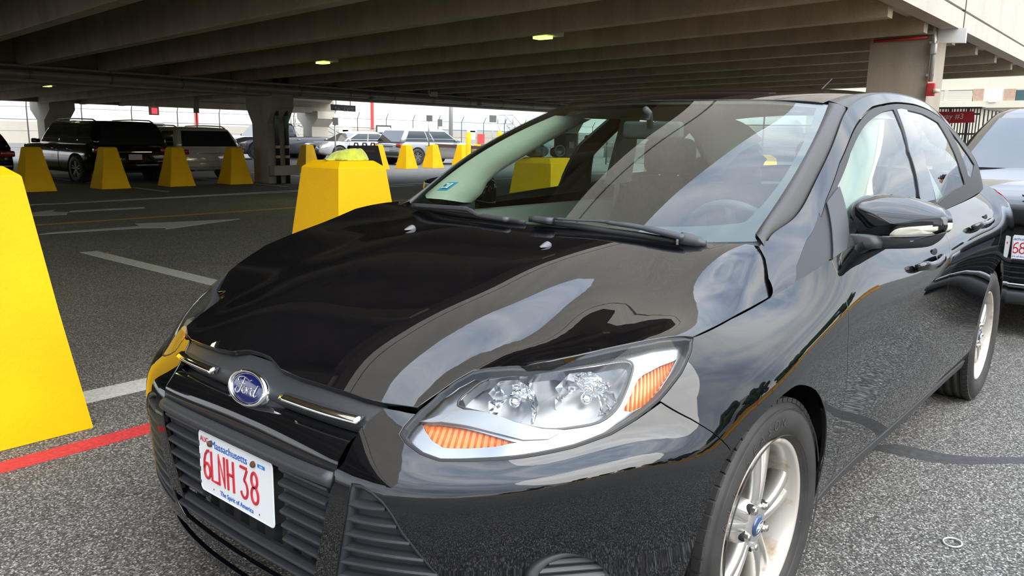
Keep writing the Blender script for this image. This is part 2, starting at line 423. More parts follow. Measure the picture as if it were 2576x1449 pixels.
t = at(2396, 1365, 'z', .004); g = MB(); g.tube([(t[0]+.032*math.cos(a), t[1]+.026*math.sin(a), .005) for a in np.linspace(0, 2*PI, 25)], .0028, 6, caps=False); tag(g.build('bottle_ring', mat('pale_plastic', (.55, .55, .55), .5)), 'small pale plastic ring lying on the asphalt at lower right', 'litter')
t = at(268, 637, 'z', .003); g = MB(); g.ell((t[0], t[1], .006), (.03, .02, .008), 8, 6); tag(g.build('dry_leaf', mat('dry_leaf', (.30, .12, .05), .8)), 'small dry leaf on the asphalt beside the white stall line', 'litter')

# ---------------------------------------------------------------- the parking structure
def concrete(name, col, var=.22, sc=2.2):
    m = bpy.data.materials.new(name); m.use_nodes = True; nt = m.node_tree; b = nt.nodes['Principled BSDF']
    tc = N(nt, 'ShaderNodeTexCoord'); mp = N(nt, 'ShaderNodeMapping'); mp.inputs['Scale'].default_value = (1, 1, .25); nt.links.new(tc.outputs['Object'], mp.inputs[0])
    a = N(nt, 'ShaderNodeTexNoise', i_Scale=sc, i_Detail=8, i_Roughness=.65); f = N(nt, 'ShaderNodeTexNoise', i_Scale=90., i_Detail=3)
    nt.links.new(mp.outputs[0], a.inputs['Vector']); nt.links.new(tc.outputs['Object'], f.inputs['Vector'])
    r = ramp(nt, a.outputs['Fac'], [(.25, tuple(c*(1-var) for c in col)), (.75, tuple(c*(1+var) for c in col))]); r2 = ramp(nt, f.outputs['Fac'], [(.3, (.86, .86, .86)), (.7, (1.1, 1.1, 1.1))])
    m1 = N(nt, 'ShaderNodeMix', data_type='RGBA', blend_type='MULTIPLY'); m1.inputs['Factor'].default_value = 1; nt.links.new(r.outputs[0], m1.inputs['A']); nt.links.new(r2.outputs[0], m1.inputs['B'])
    nt.links.new(m1.outputs['Result'], b.inputs['Base Color']); b.inputs['Roughness'].default_value = .88; return m
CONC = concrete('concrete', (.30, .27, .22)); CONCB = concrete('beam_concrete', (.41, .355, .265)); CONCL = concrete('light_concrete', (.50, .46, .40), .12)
zf = lambda y: 2.38+(y+16)*.0125
SK = .066
def slabpoly(y0, y1, x0, x1): return [(x0, y0), (x1, y0), (x1, y1), (x0, y1)]
g = MB(); D = .56
for ya, yb, xa, xb in ((-16.0, -1.15, -25, -17), (-32.4, -16.0, -24., -12.4)):
    za, zb = zf(ya)+D, zf(yb)+D
    g.hexa([(xa, ya, za), (9, ya, za), (9, yb, zb), (xb, yb, zb), (xa, ya, za+.3), (9, ya, za+.3), (9, yb, zb+.3), (xb, yb, zb+.3)])
ceil_ = struct(g.build('ceiling', CONCB)); tag(ceil_, 'shaded concrete deck overhead carried by long parallel beams', None)
def stem(x16, ya, yb):
    g = MB(); P = []
    for z0, hw in ((0, .085), (D+.02, .13)):
        for y, s in ((ya, -1), (ya, 1), (yb, 1), (yb, -1)):
            P.append((x16+(y+16)*SK+s*hw, y, zf(y)+z0))
    g.hexa(P); return g
for k in range(-6, 38):
    x16 = -2.78-1.49*k
    # beam x = a+SK*(y+16) meets the slanted end x = -17-.54*(-1.15-y)
    a_ = x16+.08; ym = (-17+.621-a_-16*SK)/(SK-.54)
    if a_+SK*14.84 > -17: stem(a_, -15.72, -1.16).build('beam', CONCB, ceil_)
    elif -15 < ym < -1.2: stem(a_, -15.72, ym).build('beam', CONCB, ceil_)
    if x16 > -11.8: stem(x16+.08-.5, -31.8, -16.3).build('beam', CONCB, ceil_)
# girders on the column rows
for y, za, xa in ((-16.02, 2.11, -25), (-32.1, 2.22, -23.8)):
    g = MB(); xm, xw = (xa+9)/2, 9-xa; g.box((xm, y, (za+2.95)/2), (xw, .5, 2.95-za)); g.box((xm, y+.32, za+.13), (xw, .18, .26)); struct(g.build('girder', CONC))
# outer spandrel with a recessed joint
g = MB(); g.box((-4, -1.05, 2.79), (26, .2, .22)); g.box((-4, -1.065, 2.915), (26, .17, .03)); g.box((-4, -1.05, 3.9), (26, .2, 1.94)); g.box((-4, -1.25, 2.86), (26, .25, .2))
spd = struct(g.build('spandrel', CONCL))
g = MB()
g.box((-10.1, -1.0, 3.5), (.012, .12, 1.7))
g.build('panel_joint', mat('joint_dark', (.1, .09, .08), .9), spd)
def column(x0, x1, y0, y1, zt, lab, corbel=0, mt=CONC, foot=False):
    g = MB(); g.box(((x0+x1)/2, (y0+y1)/2, zt/2), (x1-x0, y1-y0, zt))
    if corbel:
        for s in (-1, 1):
            ye = y0 if s < 0 else y1
            g.prism([(0, zt), (s*corbel, zt), (s*corbel, zt-.35), (0, zt-.75)] if s < 0 else [(0, zt-.75), (s*corbel, zt-.35), (s*corbel, zt), (0, zt)], (x0, ye, 0), (0, 1, 0), (0, 0, 1), (1, 0, 0), 0, x1-x0)
    o = struct(g.build('column', mt)); tag(o, lab); return o
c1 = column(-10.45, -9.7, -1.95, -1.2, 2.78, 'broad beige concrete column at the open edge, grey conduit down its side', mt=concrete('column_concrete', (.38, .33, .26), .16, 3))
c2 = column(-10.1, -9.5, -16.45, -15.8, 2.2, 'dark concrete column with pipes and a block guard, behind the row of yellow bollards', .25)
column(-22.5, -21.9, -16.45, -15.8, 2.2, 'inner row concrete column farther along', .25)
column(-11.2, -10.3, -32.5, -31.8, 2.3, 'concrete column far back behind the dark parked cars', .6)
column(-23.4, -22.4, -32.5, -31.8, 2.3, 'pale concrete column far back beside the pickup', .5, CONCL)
# conduit, fire alarm and signs on the near column
GALV = mat('galvanised', (.42, .42, .40), .45, .6); REDP = mat('red_enamel', (.45, .03, .03), .35)
t = thing('conduit', 'grey electrical conduit running down the broad column at the open edge', 'conduit', (-9.75, -1.17, 1.5))
g = MB(); g.tube([(-9.66, -1.9, 2.62), (-9.66, -1.3, 2.63), (-9.66, -1.17, 2.61), (-9.66, -1.16, 2.5), (-9.66, -1.16, 2.02)], .028, 8); g.build('pipe', GALV, t)
g = MB(); g.tube([(-9.67, -1.9, 2.56), (-9.67, -1.25, 2.57)], .02, 8); g.build('red_pipe', REDP, t)
for z in (2.5, 2.1):
    g = MB(); g.box((-9.67, -1.17, z), (.05, .09, .03)); g.build('clamp', GALV, t)
g = MB(); g.rbox((-9.64, -1.16, 2.42), (.07, .08, .14), .02); g.build('junction_box', GALV, t)
t = thing('fire_alarm', 'red fire alarm box with a small horn on the column', 'alarm', (-9.64, -1.17, 1.9))
g = MB(); g.rbox((-9.65, -1.14, 1.92), (.07, .10, .16), .012); g.build('box', REDP, t); g = MB(); g.cyl((-9.62, -1.10, 1.9), (-9.62, -1.03, 1.9), .03, .022, 12); g.build('horn', mat('cream_plastic', (.7, .62, .45), .4), t)
t = thing('column_notice', 'small grey and red notice on the column below the fire alarm', 'sign', (-9.67, -1.28, 1.6))
g = MB(); g.box((-9.67, -1.24, 1.58), (.012, .13, .32)); g.build('panel', mat('notice_grey', (.36, .38, .38), .4), t); g = MB(); g.box((-9.66, -1.24, 1.69), (.012, .12, .09)); g.build('red_band', mat('notice_red', (.32, .10, .09), .5), t)
t = thing('blank_sign', 'blank white panel sign sticking out from the top of the column', 'sign', (-9.9, -1.0, 2.6))
q = [at(2363, 70, 'x', -9.9), at(2433, 71, 'x', -9.9), at(2429, 108, 'x', -9.9), at(2360, 108, 'x', -9.9)]
g = MB(); g.prism([(p[1], p[2]) for p in q], (-9.9, 0, 0), (0, 1, 0), (0, 0, 1), (1, 0, 0), -.03, .03); g.build('panel', mat('white_sign', (.72, .72, .70), .35), t)
# pipes slung along the inner girder
PIPE = mat('painted_pipe', (.20, .20, .17), .4, .2); PIPE2 = mat('rusty_hanger', (.10, .055, .035), .8)
t = thing('sprinkler_main', 'long grey sprinkler main slung along the inner girder across the garage', 'pipe', (-8, -15.2, 2.2))
g = MB(); g.cyl((6, -15.2, 2.225), (-25, -15.2, 2.225), .072, .072, 14); g.build('pipe', PIPE, t)
for x in (-4.0, -8.2, -12.3, -16.5, -20.6): g = MB(); g.cyl((x-.12, -15.2, 2.225), (x+.12, -15.2, 2.225), .09, .09, 14); g.build('coupling', PIPE, t)
for k in range(16):
    x = -2.6-1.49*k; g = MB(); g.tube([(x, -15.2+.09*math.cos(a), 2.225+.09*math.sin(a)) for a in np.linspace(PI/2, 2.5*PI, 13)], .007, 4, up=(1, 0, 0)); g.cyl((x, -15.2, 2.31), (x, -15.2, 2.95), .006, .006, 5); g.build('hanger', PIPE2, t)
t = thing('cable_conduit', 'pair of thin conduits running just above the sprinkler main', 'conduit', (-8, -15.35, 2.35))
for dz, r in ((0, .02), (.07, .028)): g = MB(); g.cyl((6, -15.35, 2.34+dz*.5), (-25, -15.35, 2.34+dz*.5), r, r, 8); g.build('pipe', PIPE if dz else PIPE2, t)
t = thing('drain_pipes', 'two dark downpipes with pale bands strapped to the piped column', 'pipe', (-9.8, -15.7, 1))
for x, nm in ((-9.68, 0), (-9.95, 1)):
    g = MB(); g.cyl((x, -15.66, .0), (x, -15.66, 2.6), .055, .055, 12); g.build('pipe', mat('black_pipe', (.015, .015, .015), .4), t)
    for z, c in ((.86, (.45, .33, .26)), (.62, (.45, .33, .26)), (1.35, (.1, .2, .13))): g = MB(); g.cyl((x, -15.66, z), (x, -15.66, z+(.07 if c[0] > .2 else .3)), .058, .058, 12); g.build('band', mat('band%d' % int(c[0]*100), c, .5), t)
g = MB(); g.rbox((-9.78, -15.55, .33), (.72, .22, .24), .01); tag(struct(g.build('column_guard', CONC)), 'concrete block guard across the downpipes')
# ceiling lights
GLOW = emit('light_yellow_green', (.78, 1.0, .10), 4.5); HOUS = mat('light_housing', (.5, .5, .46), .5)
def clight(x, y, nm, rot=0.):
    z = zf(y)+.02; t = thing('ceiling_light', nm, 'ceiling light', (x, y, z), 'ceiling lights')
    g = MB(); g.box((x-.05, y, z+.04), (.22, .36, .06)); g.build('housing', HOUS, t); g = MB(); g.box((x+.02, y-.03, z-.008), (.14, .22, .03)); g.build('diffuser', GLOW, t)
    l = bpy.data.lights.new('light', 'AREA'); l.energy = 9; l.size = .3; l.color = (.85, 1., .3); lo = bpy.data.objects.new('light', l); COL.objects.link(lo); lo.location = (x, y, z-.04)
    return t
clight(-6.85, -5.2, 'glowing yellow-green ceiling light above the black sedan roof'); clight(-7.2, -10.4, 'glowing yellow-green ceiling light above the towel')
clight(-6.75, -21.5, 'small yellow-green ceiling light far left above the dark cars')
for x, y in ((.6, -5.2), (.6, -10.4), (-6.9, -27)): clight(x, y, 'yellow-green ceiling light along the garage lane')
# security camera, sensor, hanging signs
t = thing('security_camera', 'pale security camera on a bent arm below the beams', 'camera', (-14.3, -15, 2.39))
g = MB(); a = at(1078, 222, 'y', -15.0); b = at(1080, 238, 'y', -15); c = at(1086, 241, 'y', -15); g.tube([a, b, c], .03, 8); g.build('arm', GALV, t)
g = MB(); p = at(1092, 233, 'y', -15.0); d = np.array([.45, .5, -.3]); d /= np.linalg.norm(d); g.tube([p-d*.2, p+d*.12], [.09, .09], sect=[(-1, -.8), (1, -.8), (1, .8), (-1, .8)], sm=False); g.build('body', mat('camera_cream', (.62, .58, .48), .4), t)
t = thing('exit_sign', 'dark hanging EXIT sign with a left arrow', 'sign', (-13, -17.5, 2))
y_ = -17.2; a = at(833, 262, 'y', y_); b = at(893, 266, 'y', y_); c = at(893, 281, 'y', y_); d = at(834, 277, 'y', y_)
g = MB(); g.prism([(a[0], a[2]), (b[0], b[2]), (c[0], c[2]), (d[0], d[2])], (0, y_, 0), (1, 0, 0), (0, 0, 1), (0, 1, 0), -.03, .03); g.build('panel', mat('sign_slate', (.045, .055, .06), .4), t)
for f in (.2, .8): p = a*(1-f)+b*f; g = MB(); g.cyl((p[0], y_, p[2]), (p[0], y_, 2.93), .012, .012, 6); g.build('rod', GALV, t)
def text(txt, o, ex, ez, size, mt, parent, name='lettering', ext=.001, sx=1., align='CENTER', shear=0., off=0.):
    """flat letters: ex and ez are the directions of the baseline and of the letters' height"""
    cu = bpy.data.curves.new('t', 'FONT'); cu.body = txt; cu.size = size; cu.extrude = ext; cu.align_x = align; cu.shear = shear; cu.offset = off
    ob = bpy.data.objects.new('t', cu); COL.objects.link(ob); dg = bpy.context.evaluated_depsgraph_get(); me = ob.evaluated_get(dg).to_mesh()
    ex = np.array(ex, float); ez = np.array(ez, float); n = np.cross(ex, ez); g = MB(); o = np.array(o, float)+n*off*0
    g.add([np.array(o)+ex*v.co.x*sx+ez*v.co.y+n*v.co.z for v in me.vertices], [list(f.vertices) for f in me.polygons]); bpy.data.objects.remove(ob)
    return g.build(name, mt, parent, fix=False)
ww = np.linalg.norm(b-a)
text('EXIT', (a*.32+b*.68)+np.array([0, .04, -.19]), (-1, 0, 0), (0, 0, 1), .17, mat('sign_letter', (.25, .26, .25), .5), t)
g = MB(); p = a*.8+b*.2+np.array([0, .04, -.13]); g.tube([p+(-.1, 0, 0), p+(.1, 0, 0)], .012, 5); g.tube([p+(.03, 0, .06), p+(.1, 0, 0), p+(.03, 0, -.06)], .012, 5); g.build('arrow', MATS['sign_letter'], t)
t = thing('red_exit_light', 'small red-lit exit light under the far girder', 'sign', tuple(at(387, 279, 'y', -28))); p = at(387, 279, 'y', -28)
g = MB(); g.box(p, (.35, .08, .3)); g.cyl(p, (p[0], p[1], 2.8), .015, .015, 6); g.build('housing', HOUS, t); g = MB(); g.box(p+(0, .05, 0), (.2, .03, .2)); g.build('lit_panel', emit('red_lit', (1, .08, .10), 1.2), t)
t = thing('hanging_sign', 'tall narrow sign hanging in front of the white parked car', 'sign', tuple(at(494, 265, 'y', -23.2))); p = at(493, 263, 'y', -23.2)
g = MB(); g.box(p+(0, 0, .0), (.17, .04, .52)); g.build('panel', mat('olive_sign', (.10, .10, .07), .5), t); g = MB(); g.cyl(p+(0, 0, -.2), (p[0], p[1], 0), .018, .018, 6); g.build('pole', GALV, t)

# ---------------------------------------------------------------- yellow concrete bollards
def ymat():
    m = bpy.data.materials.new('yellow_paint'); m.use_nodes = True; nt = m.node_tree; b = nt.nodes['Principled BSDF']
    tc = N(nt, 'ShaderNodeTexCoord'); n = N(nt, 'ShaderNodeTexNoise', i_Scale=3., i_Detail=6); v = N(nt, 'ShaderNodeTexNoise', i_Scale=38., i_Detail=2); sc = N(nt, 'ShaderNodeSeparateXYZ')
    for q in (n, v): nt.links.new(tc.outputs['Object'], q.inputs['Vector'])
    r = ramp(nt, n.outputs['Fac'], [(.3, (.80, .425, .0)), (.7, (.86, .495, .0))]); r2 = ramp(nt, v.outputs['Fac'], [(.19, (.25, .2, .12)), (.225, (1, 1, 1))])
    m1 = N(nt, 'ShaderNodeMix', data_type='RGBA', blend_type='MULTIPLY'); m1.inputs['Factor'].default_value = 1; nt.links.new(r.outputs[0], m1.inputs['A']); nt.links.new(r2.outputs[0], m1.inputs['B'])
    nt.links.new(m1.outputs['Result'], b.inputs['Base Color']); b.inputs['Roughness'].default_value = .6; b.inputs['Specular IOR Level'].default_value = .25
    n3 = N(nt, 'ShaderNodeTexNoise', i_Scale=55., i_Detail=4); nt.links.new(tc.outputs['Object'], n3.inputs['Vector']); bp = N(nt, 'ShaderNodeBump', i_Strength=.35, i_Distance=.004); nt.links.new(n3.outputs['Fac'], bp.inputs['Height']); nt.links.new(bp.outputs[0], b.inputs['Normal'])
    return m
YEL = ymat()
def bollard_mesh(h, w0=.60, w1=.33, ch=.045, jag=True):
    g = MB(); rings = []; rnd = random.Random(3)
    def ring(w, z, n=10, j=0):
        R = []
        for s in range(4):
            a = [(1, 1), (-1, 1), (-1, -1), (1, -1)][s]; b = [(-1, 1), (-1, -1), (1, -1), (1, 1)][s]
            for i in range(n): f = i/n; R.append(((a[0]+(b[0]-a[0])*f)*w/2, (a[1]+(b[1]-a[1])*f)*w/2, z+(rnd.uniform(-.006, .010)*j if jag else 0)))
        return R
    wt = w1-2*ch
    for w_, z, j in ((w0+.004, .002, 0), (w0, .012, 1), (w0*.5+w1*.5, h*.47, 0), (w1+.004, h-ch*.9, 0), (w1-.006, h-ch*.75, 0), (wt+.006, h-.003, 0), (wt-.004, h, 0)): rings.append(ring(w_, z, j=j))
    g.grid(np.array(rings), 0, False, closed=True); g.add(rings[-1], [list(range(40))])
    return g.data('bollard', YEL)
BM_NEAR = bollard_mesh(1.09); BM_FAR = bollard_mesh(.875, .60, .27, .02)
def bollard(x, y, lab, me=BM_NEAR, grp='yellow concrete bollards', s=1.):
    o = bpy.data.objects.new('bollard', me); COL.objects.link(o); o.location = (x, y, 0); o.scale = (s, s, s); return tag(o, lab, 'bollard', grp)
bollard(.766, -2.15, 'tall yellow concrete pyramid bollard cut off by the left edge')
bollard(-1.115, -2.15, 'yellow concrete pyramid bollard with a folded towel on its flat top, right behind the hood')
for k, lb in enumerate(('fourth from the piped column, in front of a dark car', 'in front of the black four-wheel drive plate', 'hiding the left tail lamp side of the white car', 'nearest the piped column')):
    bollard(-4.37-1.485*k, -16.22, 'shaded yellow pyramid bollard '+lb, BM_FAR)
bollard(-2.9, -16.22, 'shaded yellow pyramid bollard mostly hidden behind the near left bollard', BM_FAR)
def far_b(u, v, w, lab, hgt=None):   # by the foot of its front corner
    p = at(u, v, 'z', 0); s = w; return bollard(p[0]-.27*s, p[1]-.3*s, lab, BM_FAR, s=s)
far_b(771, 435, 1., 'dark yellow bollard between the piped column and the pale column')
far_b(1023, 425, 1., 'yellow bollard in front of the rear of the silver car')
far_b(1090, 423, 1.02, 'yellow bollard carrying a tall sign post, in front of the silver car')
far_b(1163, 417, 1.0, 'yellow bollard beside the leaning barrier arm')
far_b(950, 427, 1., 'yellow bollard half hidden behind the towel')
far_b(1205, 413, 1.0, 'yellow bollard half hidden behind the sedan pillar')

bollard(-3.0, -2.15, 'yellow pyramid bollard with a water bottle on top, seen through the windshield')
for k in range(3): bollard(-4.88-1.88*k, -2.15, ['yellow pyramid bollard seen through the rear side window of the black sedan', 'yellow pyramid bollard farther along the open edge, behind the sedan', 'yellow pyramid bollard at the foot of the broad edge column'][k])
# ---------------------------------------------------------------- the black sedan: body surfaces
CAR = thing('car', 'glossy black four-door sedan with blue oval badge and Massachusetts plate 6LNH 38, filling the foreground', 'car')
def mir(st): return [(x, -y, z) for x, y, z in st]
ST = [
 [(.86,0,.19),(.878,0,.30),(.888,0,.42),(.885,0,.55),(.860,0,.64),(.838,0,.70),(.817,0,.751)],
 [(.85,.25,.19),(.872,.25,.30),(.884,.25,.42),(.884,.25,.56),(.852,.25,.64),(.820,.25,.70),(.79,.24,.745)],
 [(.79,.48,.19),(.835,.48,.30),(.850,.48,.42),(.850,.478,.575),(.810,.462,.635),(.768,.455,.683),(.737,.45,.715)],
 [(.64,.67,.19),(.69,.69,.30),(.706,.69,.42),(.712,.694,.60),(.690,.665,.645),(.650,.635,.725),(.585,.585,.795)],
 [(.45,.80,.20),(.50,.825,.30),(.51,.830,.42),(.515,.834,.63),(.487,.799,.675),(.455,.772,.757),(.395,.735,.832)],
 [(.2,.87,.21),(.22,.898,.30),(.22,.904,.42),(.22,.908,.56),(.20,.897,.69),(.2,.852,.78),(.19,.795,.840)],
 [(-.12,.87,.21),(-.12,.90,.3),(-.12,.912,.42),(-.12,.917,.57),(-.12,.909,.74),(-.12,.868,.82),(-.12,.805,.870)],
 [(-.40,.85,.22),(-.40,.885,.32),(-.40,.901,.46),(-.40,.909,.62),(-.40,.907,.775),(-.40,.882,.86),(-.40,.843,.937)],
 [(-1,.85,.23),(-1,.88,.33),(-1,.895,.48),(-1,.905,.65),(-1,.908,.80),(-1,.875,.885),(-1,.832,.957)],
 [(-1.6,.85,.23),(-1.6,.88,.33),(-1.6,.895,.49),(-1.6,.905,.67),(-1.6,.91,.825),(-1.6,.872,.905),(-1.6,.822,.978)],
 [(-2.2,.85,.23),(-2.2,.88,.33),(-2.2,.893,.5),(-2.2,.903,.69),(-2.2,.906,.845),(-2.2,.865,.925),(-2.2,.805,.998)],
 [(-2.65,.85,.23),(-2.65,.88,.33),(-2.65,.892,.5),(-2.65,.90,.70),(-2.65,.90,.86),(-2.65,.852,.945),(-2.65,.775,1.015)],
 [(-3.05,.84,.25),(-3.05,.86,.35),(-3.05,.872,.5),(-3.05,.875,.70),(-3.05,.858,.87),(-3.05,.80,.965),(-3.05,.705,1.035)],
 [(-3.4,.78,.28),(-3.42,.80,.38),(-3.44,.805,.52),(-3.43,.80,.71),(-3.42,.78,.88),(-3.4,.715,.985),(-3.35,.60,1.06)],
 [(-3.58,.5,.30),(-3.62,.5,.38),(-3.64,.5,.52),(-3.64,.5,.71),(-3.62,.48,.87),(-3.58,.46,1.0),(-3.55,.42,1.075)],
 [(-3.60,0,.30),(-3.64,0,.38),(-3.66,0,.52),(-3.66,0,.71),(-3.64,0,.87),(-3.60,0,1.0),(-3.58,0,1.08)]]
sts = [mir(ST[2]), mir(ST[1])]+ST+[mir(ST[-2])]
BODY = Surf([[st[r] for st in sts] for r in range(7)], flip=False)
BODY.ku = BODY.ku-BODY.ku[2]; BODY.bu = nat_basis(BODY.ku)
SU = BODY.ku[2:2+len(ST)]; SV = BODY.kv
if BODY.n([[SU[8], SV[3]]])[0][1] < 0: BODY.sg = -1
def rowline(v, u0, u1, n=12): return [(u, v) for u in np.linspace(u0, u1, n)]
# feature lines read off the photograph, laid on the surface
FR = (0, SU[8], SV[0], SV[6])
SEAM_D1 = [(2092,653.5),(2100.7,676),(2115,710),(2126,744),(2133,778),(2134.7,806),(2132,874),(2131,949),(2121,1024),(2108.6,1124),(2091,1204)]
SEAM_D2 = [(2379,584),(2388,611),(2389,634),(2388,685),(2378.5,762),(2368.8,814),(2353.8,874),(2333.8,934),(2328,975)]
HL_TOP = [(1055,1031),(1104,988),(1148,957),(1191,932),(1260,921),(1322,919),(1384,907),(1477,887),(1570,867),(1663,850),(1725,845),(1744,848)]
HL_BOT = [(1744,848),(1741,882),(1716,938),(1660,1009),(1601,1056),(1539,1093),(1446,1126),(1321,1151),(1197,1160),(1104,1160),(1057,1143),(1020,1115),(1005,1092),(1016,1073),(1055,1031)]
BUMP_SEAM = [(1663,1012),(1738,1054),(1828,1119),(1841,1137)]
hl_top = BODY.px(HL_TOP, (0, SU[6], SV[3], SV[6]+.03)); hl_bot = BODY.px(HL_BOT, (0, SU[6], SV[3], SV[6]+.02))
d1 = BODY.px(SEAM_D1, (SU[5], SU[9], 0, SV[6])); d2 = BODY.px(SEAM_D2, (SU[8], SU[10]+.2, 0, SV[6]))
d1[0][1] = SV[6]; d2[0][1] = SV[6]
VD = SV[0]+.045                                      # lower edge of the doors
d1 = np.array([q for q in d1 if q[1] > VD+.02]+[(d1[-1][0], VD)]); d2 = np.array([q for q in d2 if q[1] > VD+.02]+[(d2[-1][0], VD)])
bs = BODY.px(BUMP_SEAM, (SU[3], SU[6], SV[2], SV[6]))
def arc(cx, cz, r, a0, a1, n=14): return [(cx+r*math.cos(math.radians(a)), cz+r*math.sin(math.radians(a))) for a in np.linspace(a0, a1, n)]
ARCH = [(1723,1449),(1755,1345),(1788,1249.5),(1818,1174),(1841,1139),(1873,1094),(1933.5,1029),(1988.5,981),(2018.5,970),(2053.6,984),(2074,1024),(2080,1074),(2073.6,1149),(2058,1220),(2047,1262)]
arch = BODY.px(smoothline(ARCH, 3), (SU[3], SU[8], 0, SV[6])); arch = np.concatenate([BODY.px([(1680,1600),(1700,1520)], (SU[3], SU[6], -.02, SV[6])), arch])
arch[:, 1] = np.maximum(arch[:, 1], SV[0]+.001)      # front arch, front -> rear
k_s = int(np.argmin(((arch-bs[-1])**2).sum(1)))
archR = BODY.xz(arc(-2.648, .33, .362, -14, 196, 26), (SU[10]-.4, SU[12]+.4, 0, SV[6]))
# ---- fender
tip = hl_bot[0]
fend = [tuple(tip)]+rowline(SV[6], BODY.xy([(.17, .80)], (SU[4], SU[6], SV[4], SV[6]))[0][0], d1[0][0], 10)[1:]+[tuple(q) for q in d1]
a_hi = [tuple(q) for q in arch[::-1] if q[1] > VD+.01]
kk = [i for i, q in enumerate(arch[::-1]) if q[1] > VD+.01]
a_list = [tuple(q) for q in arch[k_s+1:][::-1] if q[1] > VD]
fend += [(a_list[0][0]+.004, VD)]+a_list+[tuple(q) for q in bs[::-1]]+[tuple(q) for q in hl_bot[3:0:-1]]
fender_t = trim(BODY, fend, res=.035)
f1, f2 = both('front_fender', fender_t, PAINT, CAR)
# ---- doors
fd = rowline(SV[6], d1[0][0], d2[0][0], 8)+[tuple(q) for q in d2[1:]]+[tuple(q) for q in d1[::-1][:-1]]
both('front_door', trim(BODY, fd, res=.04), PAINT, CAR)
r3 = BODY.xz([(-2.62, 1.012), (-2.57, .93), (-2.49, .84), (-2.43, .76), (-2.40, .66)], (SU[9], SU[12], 0, SV[6])); r3[0][1] = SV[6]
arf = [tuple(q) for q in archR if q[0] < SU[11]-.02 and q[1] > VD and q[1] < r3[-1][1]-.02]
arf = sorted(arf, key=lambda q: -q[1])
rd = rowline(SV[6], d2[0][0], r3[0][0], 8)+[tuple(q) for q in r3[1:]]+arf+[(arf[-1][0]-.01, VD)]+[tuple(q) for q in d2[::-1][:-1]]
both('rear_door', trim(BODY, rd, res=.04), PAINT, CAR)
# ---- rear quarter and bumper
arr = [tuple(q) for q in archR if q[1] > VD and (q[0] > SU[11]-.02 or q[1] > r3[-1][1]-.02)]
arr = sorted(arr, key=lambda q: math.atan2(q[1]-.1, -(q[0]-SU[11])))   # rear foot ... front
cq = BODY.e([(SU[11], SV[1])])[0]
arr = sorted([tuple(q) for q in archR if q[1] > VD and not any(abs(q[0]-a[0])+abs(q[1]-a[1]) < 1e-6 for a in arf)], key=lambda q: q[0])
ub = SU[13]-.05
qp = rowline(SV[6], r3[0][0], ub, 8)+[(ub, SV[3]), (ub-.12, VD)]+[(arr[-1][0]+.003, VD)]+arr[::-1]+[tuple(q) for q in r3[::-1][:-1]]
both('rear_quarter_panel', trim(BODY, qp, res=.04), PAINT, CAR)
rb = rowline(SV[6], ub, SU[-1], 10)+[(SU[-1], VD)]+rowline(VD, SU[-1], ub-.12, 10)[1:]+[(ub, SV[3])]
t = trim(BODY, rb, res=.06, gap=0, lip=.004); put('rear_bumper', join(t, mirror(t)), PAINT, CAR)
# ---- rocker strip and tail lamp
rk = rowline(VD, d1[-1][0]-.25, arf[-1][0]-.03, 14)+rowline(SV[0], arf[-1][0], d1[-1][0]-.25, 14)
both('rocker_panel', trim(BODY, rk, res=.05, off=.004, gap=.001), PLASTIC, CAR)
TAIL = mat('tail_lamp_red', (.35, .01, .015), .15, Coat_Weight=.8)
tlp = BODY.px([(2514,463),(2526,478),(2533,512),(2534,545),(2528,540),(2520,505)], (SU[11]+.2, SU[14], SV[3], SV[6]))
both('tail_lamp', trim(BODY, [(SU[12]+.2, SV[5]+.02), (SU[13]+.1, SV[5]+.02), (SU[13]+.1, SV[4]+.02), (SU[12]+.3, SV[4]+.03)], res=.03, off=.003), TAIL, CAR)

# ---------------------------------------------------------------- hood: height field
HY = [0, .2, .35, .44, .50, .60, .70, .79, .87]
HT = {.86: [.722,.70,.67,.64,.62,.60,.57,.53,.48], .75: [.785,.775,.746,.716,.702,.690,.67,.64,.59], .62: [.840,.832,.806,.776,.766,.790,.788,.755,.70],
      .50: [.876,.871,.852,.822,.802,.803,.818,.795,.735], .35: [.913,.909,.893,.866,.846,.840,.838,.828,.765], .20: [.944,.941,.928,.904,.886,.869,.858,.838,.78],
      .0: [.975,.973,.964,.948,.935,.922,.908,.860,.79], -.15: [.991,.990,.987,.981,.974,.966,.952,.873,.79], -.35: [1.01,1.01,1.008,1.005,1.0,.99,.975,.92,.84]}
xs = sorted(HT)[::-1]
yy = [-HY[2], -HY[1]]+HY
HOOD = Surf([[(x, y, HT[x][HY.index(abs(y))]) for x in xs] for y in yy], ku=[-x for x in xs], kv=yy)
if HOOD.n([[-.2, .2]])[0][2] < 0: HOOD.sg = -1
H_FRONT = [(650,887),(679,899),(704,928),(754,951),(836,977),(912,1002),(964,1015),(1010,1021),(1050,1026)]
hf = HOOD.px(H_FRONT, (-.9, .3, 0, .87)); hf[0][1] = 0
ht = HOOD.px(HL_TOP[1:], (-.9, .3, .2, .87))
fe = BODY.e(rowline(SV[6], BODY.xy([(.17, .80)], (SU[4], SU[6], SV[4], SV[6]))[0][0], SU[6]+.0, 8))
hre = HOOD.px([(1938,748),(1934,700),(1926,650),(1908,619)], (-.5, .5, .4, .87))
hrr = HOOD.px([(1850,613),(1768,609),(1700,603),(1511,582),(1392,570),(1300,556)], (-.5, .5, .0, .87)); hrr[-1][1] = 0
hseam = HOOD.px([(1790,826),(1840,800),(1890,774)], (-.5, .5, .4, .87))
ho = [tuple(q) for q in hf]+[tuple(q) for q in ht]+[tuple(q) for q in hseam]+[tuple(q) for q in hre]+[tuple(q) for q in hrr]
def half_open(S, poly, axis_tol=1e-4, **k):
    return trim(S, poly, **k)
